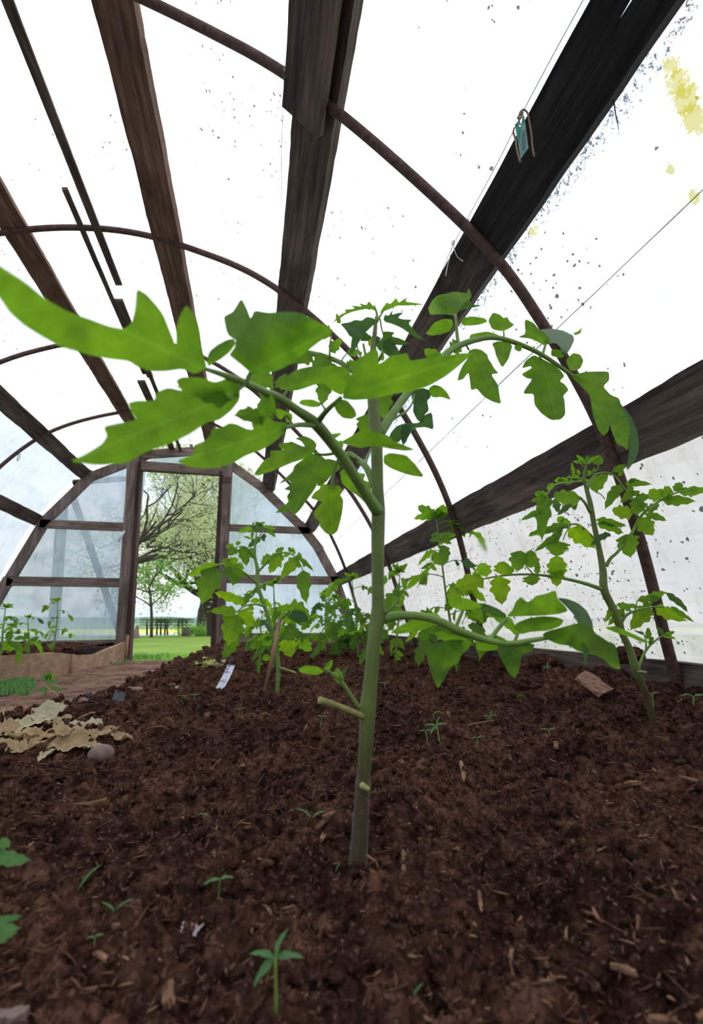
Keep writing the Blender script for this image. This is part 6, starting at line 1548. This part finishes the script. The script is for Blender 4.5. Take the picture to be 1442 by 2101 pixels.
chip(828, 1775, 24, 8, 1.4, M['chip'], 'small orange chip standing right of the stem base', th=.4, tilt=.8, seed=6)
chip(985, 1850, 20, 8, 1.3, M['chip'], 'small tan chip in the soil below the stem, right side', th=.4, tilt=.6, seed=7)
chip(1055, 1995, 50, 14, 1.2, M['chip'], 'long curved brown chip near the bottom, right of centre', th=.15, tilt=.5, seed=8)
chip(255, 1902, 50, 10, .05, M['chip'], 'brown stick-like chip at the lower left', th=.5, tilt=0, seed=9)
chip(205, 1965, 46, 12, -.4, M['chip'], 'light chip below the tiny seedlings at the lower left', th=.4, tilt=.1, seed=10)
chip(350, 2050, 22, 60, .2, M['chip'], 'tan chip near the bottom left', th=.2, tilt=.5, seed=11)
chip(1280, 1995, 40, 16, -.5, M['chip'], 'bent tan chip near the bottom right', th=.4, seed=12)
chip(15, 2096, 70, 30, .1, M['stone'], 'blurred pale lump at the bottom left corner', th=.4, tilt=0, seed=13)
chip(1390, 2095, 120, 18, .05, M['chip'], 'reddish stick cut by the bottom right edge', th=.5, tilt=0, seed=14)
chip(185, 1648, 60, 7, .15, M['chip'], 'bent buff root bit in the left half of the soil', th=.5, tilt=.05, seed=15)
chip(850, 1655, 10, 12, .9, M['chip'], 'pinkish papery bit right of the stem', th=.1, tilt=.5, seed=16)
chip(385, 1905, 12, 30, .9, M['onion'], 'white papery skin standing in the lower left soil, left half', th=.06, tilt=.9, seed=17)
chip(408, 1902, 26, 26, .3, M['onion'], 'white papery skin standing in the lower left soil, right half', th=.06, tilt=.9, seed=18)
for i in range(60):
    r_ = .3 * math.exp(rnd.random() * math.log(7)); a_ = YAW + rnd.uniform(-.62, .62)
    p = np.array((r_ * math.sin(a_), r_ * math.cos(a_), 0)); p[2] = float(height(p[0], p[1]))
    if p[0] < crest(p[1]) + .05 or p[0] > .95: continue
    v_ = p - CAM; z_ = v_ @ FWD; px, py = W / 2 + FPX * (v_ @ RGT) / z_, H / 2 - FPX * (v_ @ UPV) / z_
    chip(px, py, rnd.uniform(14, 34) * (.8 if r_ > .8 else 1), rnd.uniform(5, 11), rnd.uniform(-1.2, 1.2), M['chip' if i % 3 == 0 else 'chip_dark'], 'small brown wood chip mixed into the dark soil', th=.35, tilt=rnd.uniform(0, .5), group='small wood chips in the soil', seed=20 + i)
def twig(pts, r, m, label, name='twig'):
    P_ = [soil_at(*p) + [0, 0, .002] for p in pts]
    tag(MB().tube(P_, r, 6, res=4).build(name, m, origin=P_[0]), label, 'twig')
twig([(557, 1533), (590, 1536), (620, 1533), (640, 1538), (668, 1544)], .0011, M['chip_dark'], 'long thin twig lying left of the big stem')
twig([(1045, 1475), (1000, 1482), (960, 1490)], .0008, M['leaf_dry'], 'pale thin twig in the right half of the bed')
twig([(630, 1490), (622, 1502)], .0008, M['leaf_dry'], 'short pale twig under the cut stub')
twig([(425, 1720), (440, 1715), (445, 1700)], .0008, M['chip'], 'forked thin twig in the left half of the soil')
twig([(1395, 1412), (1420, 1420), (1450, 1432)], .0025, M['chip'], 'stick poking in from the right edge by the pipe foot')
twig([(1340, 1370), (1365, 1380), (1392, 1396)], .0035, M['leaf_dry'], 'dry brown root across the soil beside the pipe foot')
twig([(300, 1498), (330, 1493), (345, 1500)], .0022, M['chip_dark'], 'curved root on the bed between the heap and the label')
twig([(448, 1455), (460, 1448), (464, 1440)], .0014, M['chip'], 'thin bent root just below the white label')
twig([(240, 1410), (262, 1411), (285, 1413)], .002, M['leaf_dry'], 'flat pale stalk lying by the flat grey-brown stone')

# ------------------------------------------------------------------ white plant label with handwriting
YB = 1.60
c00, c10 = atY(466, 1363, YB + .012), atY(482, 1365, YB + .012)
c01, c11 = atY(442, 1412, YB - .03), atY(458, 1414, YB - .03)
n = 12; V_ = []
for i in range(n):
    f = i / (n - 1); bow = np.array([0, .004, 0.0]) * math.sin(f * math.pi) * -1 + np.array([.003, 0, 0]) * math.sin(f * math.pi)
    L__, R__ = c00 + (c01 - c00) * f + bow, c10 + (c11 - c10) * f + bow
    for k in (0, .5, 1): V_.append(L__ + (R__ - L__) * k)
for i in range(n):
    for k in range(3): V_.append(V_[i * 3 + k] + np.array([0, .0008, 0]))
F_ = []
for o_ in (0, n * 3):
    for i in range(n - 1):
        for k in range(2): F_.append((o_ + i * 3 + k, o_ + i * 3 + k + 1, o_ + i * 3 + k + 4, o_ + i * 3 + k + 3))
for i in range(n - 1):
    for k in (0, 2): F_.append((i * 3 + k, i * 3 + k + 3, n * 3 + i * 3 + k + 3, n * 3 + i * 3 + k))
F_ += [(0, 1, n * 3 + 1, n * 3), (1, 2, n * 3 + 2, n * 3 + 1)]
lab = MB().add(V_, F_).build('plant_label', M['plastic_white'], origin=(c01 + c11) / 2)
tag(lab, 'white plastic plant label with handwriting, stuck slanting in the soil', 'label')
def write(text, org, xd, yd, size, parent, name):
    cu = bpy.data.curves.new(name, 'FONT'); cu.body = text; cu.size = 1.0; cu.offset = .004
    tmp = bpy.data.objects.new(name, cu); COL.objects.link(tmp)
    me = bpy.data.meshes.new_from_object(tmp.evaluated_get(bpy.context.evaluated_depsgraph_get()))
    COL.objects.unlink(tmp); bpy.data.objects.remove(tmp)
    co = np.zeros(len(me.vertices) * 3); me.vertices.foreach_get('co', co); co = co.reshape(-1, 3)
    Pw = org + co[:, :1] * xd * size + co[:, 1:2] * yd * size - root_loc(parent)
    me.vertices.foreach_set('co', Pw.ravel()); me.materials.append(M['ink'])
    o = bpy.data.objects.new(name, me); COL.objects.link(o); o.parent = parent
    return o
up_ = (c00 - c01); up_ /= np.linalg.norm(up_); rt_ = (c10 - c00); rt_ /= np.linalg.norm(rt_)
fr = np.cross(rt_, up_); fr = fr if fr[1] < 0 else -fr
org = c01 + (c00 - c01) * .26 + (c11 - c01) * .48 + fr * .0035
write('DANDORINE', org, up_, -rt_, .0155, lab, 'handwriting')
org = c01 + (c00 - c01) * .22 + (c11 - c01) * .86 + fr * .0035
write('1X161', org, up_, -rt_, .0155, lab, 'handwriting')

# ------------------------------------------------------------------ wires, tag, strings
def line(name, P_, r, m, label, cat='wire', res=4, seg=6): return tag(MB().tube(P_, r, seg, res=res).build(name, m, origin=P_[0]), label, cat)
YT_ = .585
wp = [np.array((.432, y, 1.262 - .0 * y)) for y in (-1.5, .3)] 
XW = .425
line('wire', [atX(1225, -60, XW), atX(1196, 0, XW), atX(1136, 110, XW), atX(1075, 225, XW), atX(1020, 335, XW), atX(958, 450, XW), atX(928, 505, XW), atX(905, 560, XW), atX(870, 630, XW), atX(848, 690, XW)], .0007, M['wire'], 'thin wire strung along beside the nearly black roof board')
line('wire', [atY(592, -40, .9), atY(590, 0, .9), atY(583, 150, .89), atY(578, 300, .90), atY(577, 420, .93)], .0006, M['wire'], 'thin wire hanging past the nearest hoop, left of the middle roof board')
line('wire_tie', [atY(583, 142, .885), atY(586, 152, .875), atY(583, 166, .885)], .002, M['wire'], 'wire loop twisted round the nearest hoop at the middle roof board', 'wire')
YG = float(atX(1075, 225, XW)[1])
tg = thing('plant_tag', atY(1074, 228, YG), 'green plastic tag tied with brown twine, hanging beside the nearly black roof board', 'tag')
def sheet3(name, px, Ys, m, parent, th=.0006):
    P_ = [atY(a, b, y) for (a, b), y in zip(px, Ys)]; Q = [p + FWD * th for p in P_]; n = len(P_)
    F_ = [tuple(range(n)), tuple(range(n, 2 * n))[::-1]] + [(i, n + i, n + (i + 1) % n, (i + 1) % n) for i in range(n)]
    return MB().add(P_ + Q, F_).build(name, m, parent=parent, smoothf=False)
M['green_grey'] = plain('scratched_green_plastic', (0.16, 0.30, 0.28), 0.5, 0.5, 1500)
bd = sheet3('tag_body', [(1056, 256), (1063, 248), (1065, 260), (1068, 260), (1072, 240), (1075, 235), (1077, 249), (1068, 325), (1066, 310)], [YG + .002] * 9, M['green_plastic'], tg)
bd2 = sheet3('tag_face', [(1069, 262), (1077, 249), (1084, 303), (1068, 326), (1064, 300)], [YG - .002, YG - .004, YG - .004, YG, YG], M['green_grey'], tg)
for i in range(9):
    y = 270 + i * 4.6; mb = MB()
    px_tube(mb, [(1070 + (i % 3), y), (1073, y - 3), (1075 + (i % 2), y + 1), (1078, y - 3)], [YG - .006] * 4, [.5] * 4, 4)
    mb.build('handwriting', M['ink'], parent=tg)
mb = MB(); px_tube(mb, [(1067, 256), (1064, 244), (1066, 232), (1071, 226), (1075, 225), (1082, 232), (1085, 246), (1090, 275), (1092, 300), (1096, 321)], [YG - .003] * 10, [1.8] * 10, 7); mb.build('twine', M['twine'], parent=tg)
mb = MB(); px_tube(mb, [(1055, 262), (1053, 272), (1057, 285), (1060, 305), (1064, 322), (1067, 332)], [YG + .002] * 6, [1.6, 2.2, 2, 2, 2, 2.4], 7); mb.build('twine', M['twine'], parent=tg)
mb = MB(); px_tube(mb, [(1062, 242), (1068, 234), (1072, 230), (1070, 240), (1064, 246)], [YG - .004] * 5, [2] * 5, 6); mb.build('knot', M['twine'], parent=tg)
YK = float(atX(930, 497, XW)[1])
ks = thing('string', atY(929, 497, YK), 'white string ends hanging from a knot on the wire near the second hoop', 'string')
for i, pl_ in enumerate([[(929, 497), (926, 515), (918, 545), (914, 566)], [(929, 498), (933, 515), (939, 528), (950, 536)], [(930, 493), (926, 500), (932, 502), (931, 494)]]):
    mb = MB(); px_tube(mb, pl_, [YK] * len(pl_), [1.1, .8, .8, 1.4], 5); mb.build('knot' if i == 2 else 'string_end', M['white_string'], parent=ks)
line('wire_tie', [atY(950, 462, .855), atY(958, 456, .845), atY(962, 450, .85)], .0018, M['wire'], 'wire loop where the strung wire meets the nearest hoop', 'wire')
mb = MB(); px_tube(mb, [(1255, 188), (1260, 215), (1264, 240), (1269, 265)], [.5] * 4, [1, 1.2, 1.2, .6], 5)
tag(mb.build('straw', M['chip_dark'], origin=atY(1255, 188, .5)), 'dark straw sticking down from the edge of the nearly black roof board', 'straw')
tag(MB().add([atY(*p, 4.38) for p in [(240, 1108), (254, 1088), (257, 1090), (245, 1112)]] + [atY(*p, 4.384) for p in [(240, 1108), (254, 1088), (257, 1090), (245, 1112)]], [(0, 1, 2, 3), (7, 6, 5, 4), (0, 4, 5, 1), (1, 5, 6, 2), (2, 6, 7, 3), (3, 7, 4, 0)]).build('paper_tag', M['plastic_white'], origin=atY(254, 1088, 4.38)), 'small white slip hanging by a thread beside the left door post', 'tag')
line('thread', [atY(259, 960, 4.4), atY(257, 1030, 4.4), atY(254, 1089, 4.38)], .0012, M['white_string'], 'white thread holding the slip beside the left door post', 'thread')
gc = thing('green_clip', atY(637, 1050, 4.36), 'small bright green clip on the arch at the right of the doorway', 'clip')
MB().tube([atY(636, 1034, 4.36), atY(637, 1048, 4.36), atY(638, 1058, 4.36)], [.004, .010, .014], 6).build('clip_body', M['green_plastic'], parent=gc)
MB().tube([atY(632, 1050, 4.36), atY(642, 1048, 4.36)], .006, 5).build('clip_jaw', M['green_plastic'], parent=gc)
line('wire_hook', [atY(40, 925, 3.5), atY(37, 935, 3.5), atY(35, 945, 3.5), atY(40, 940, 3.5), atY(41, 930, 3.5)], .0022, M['wire'], 'bent wire hook hanging from the farthest hoop at the left', 'wire')
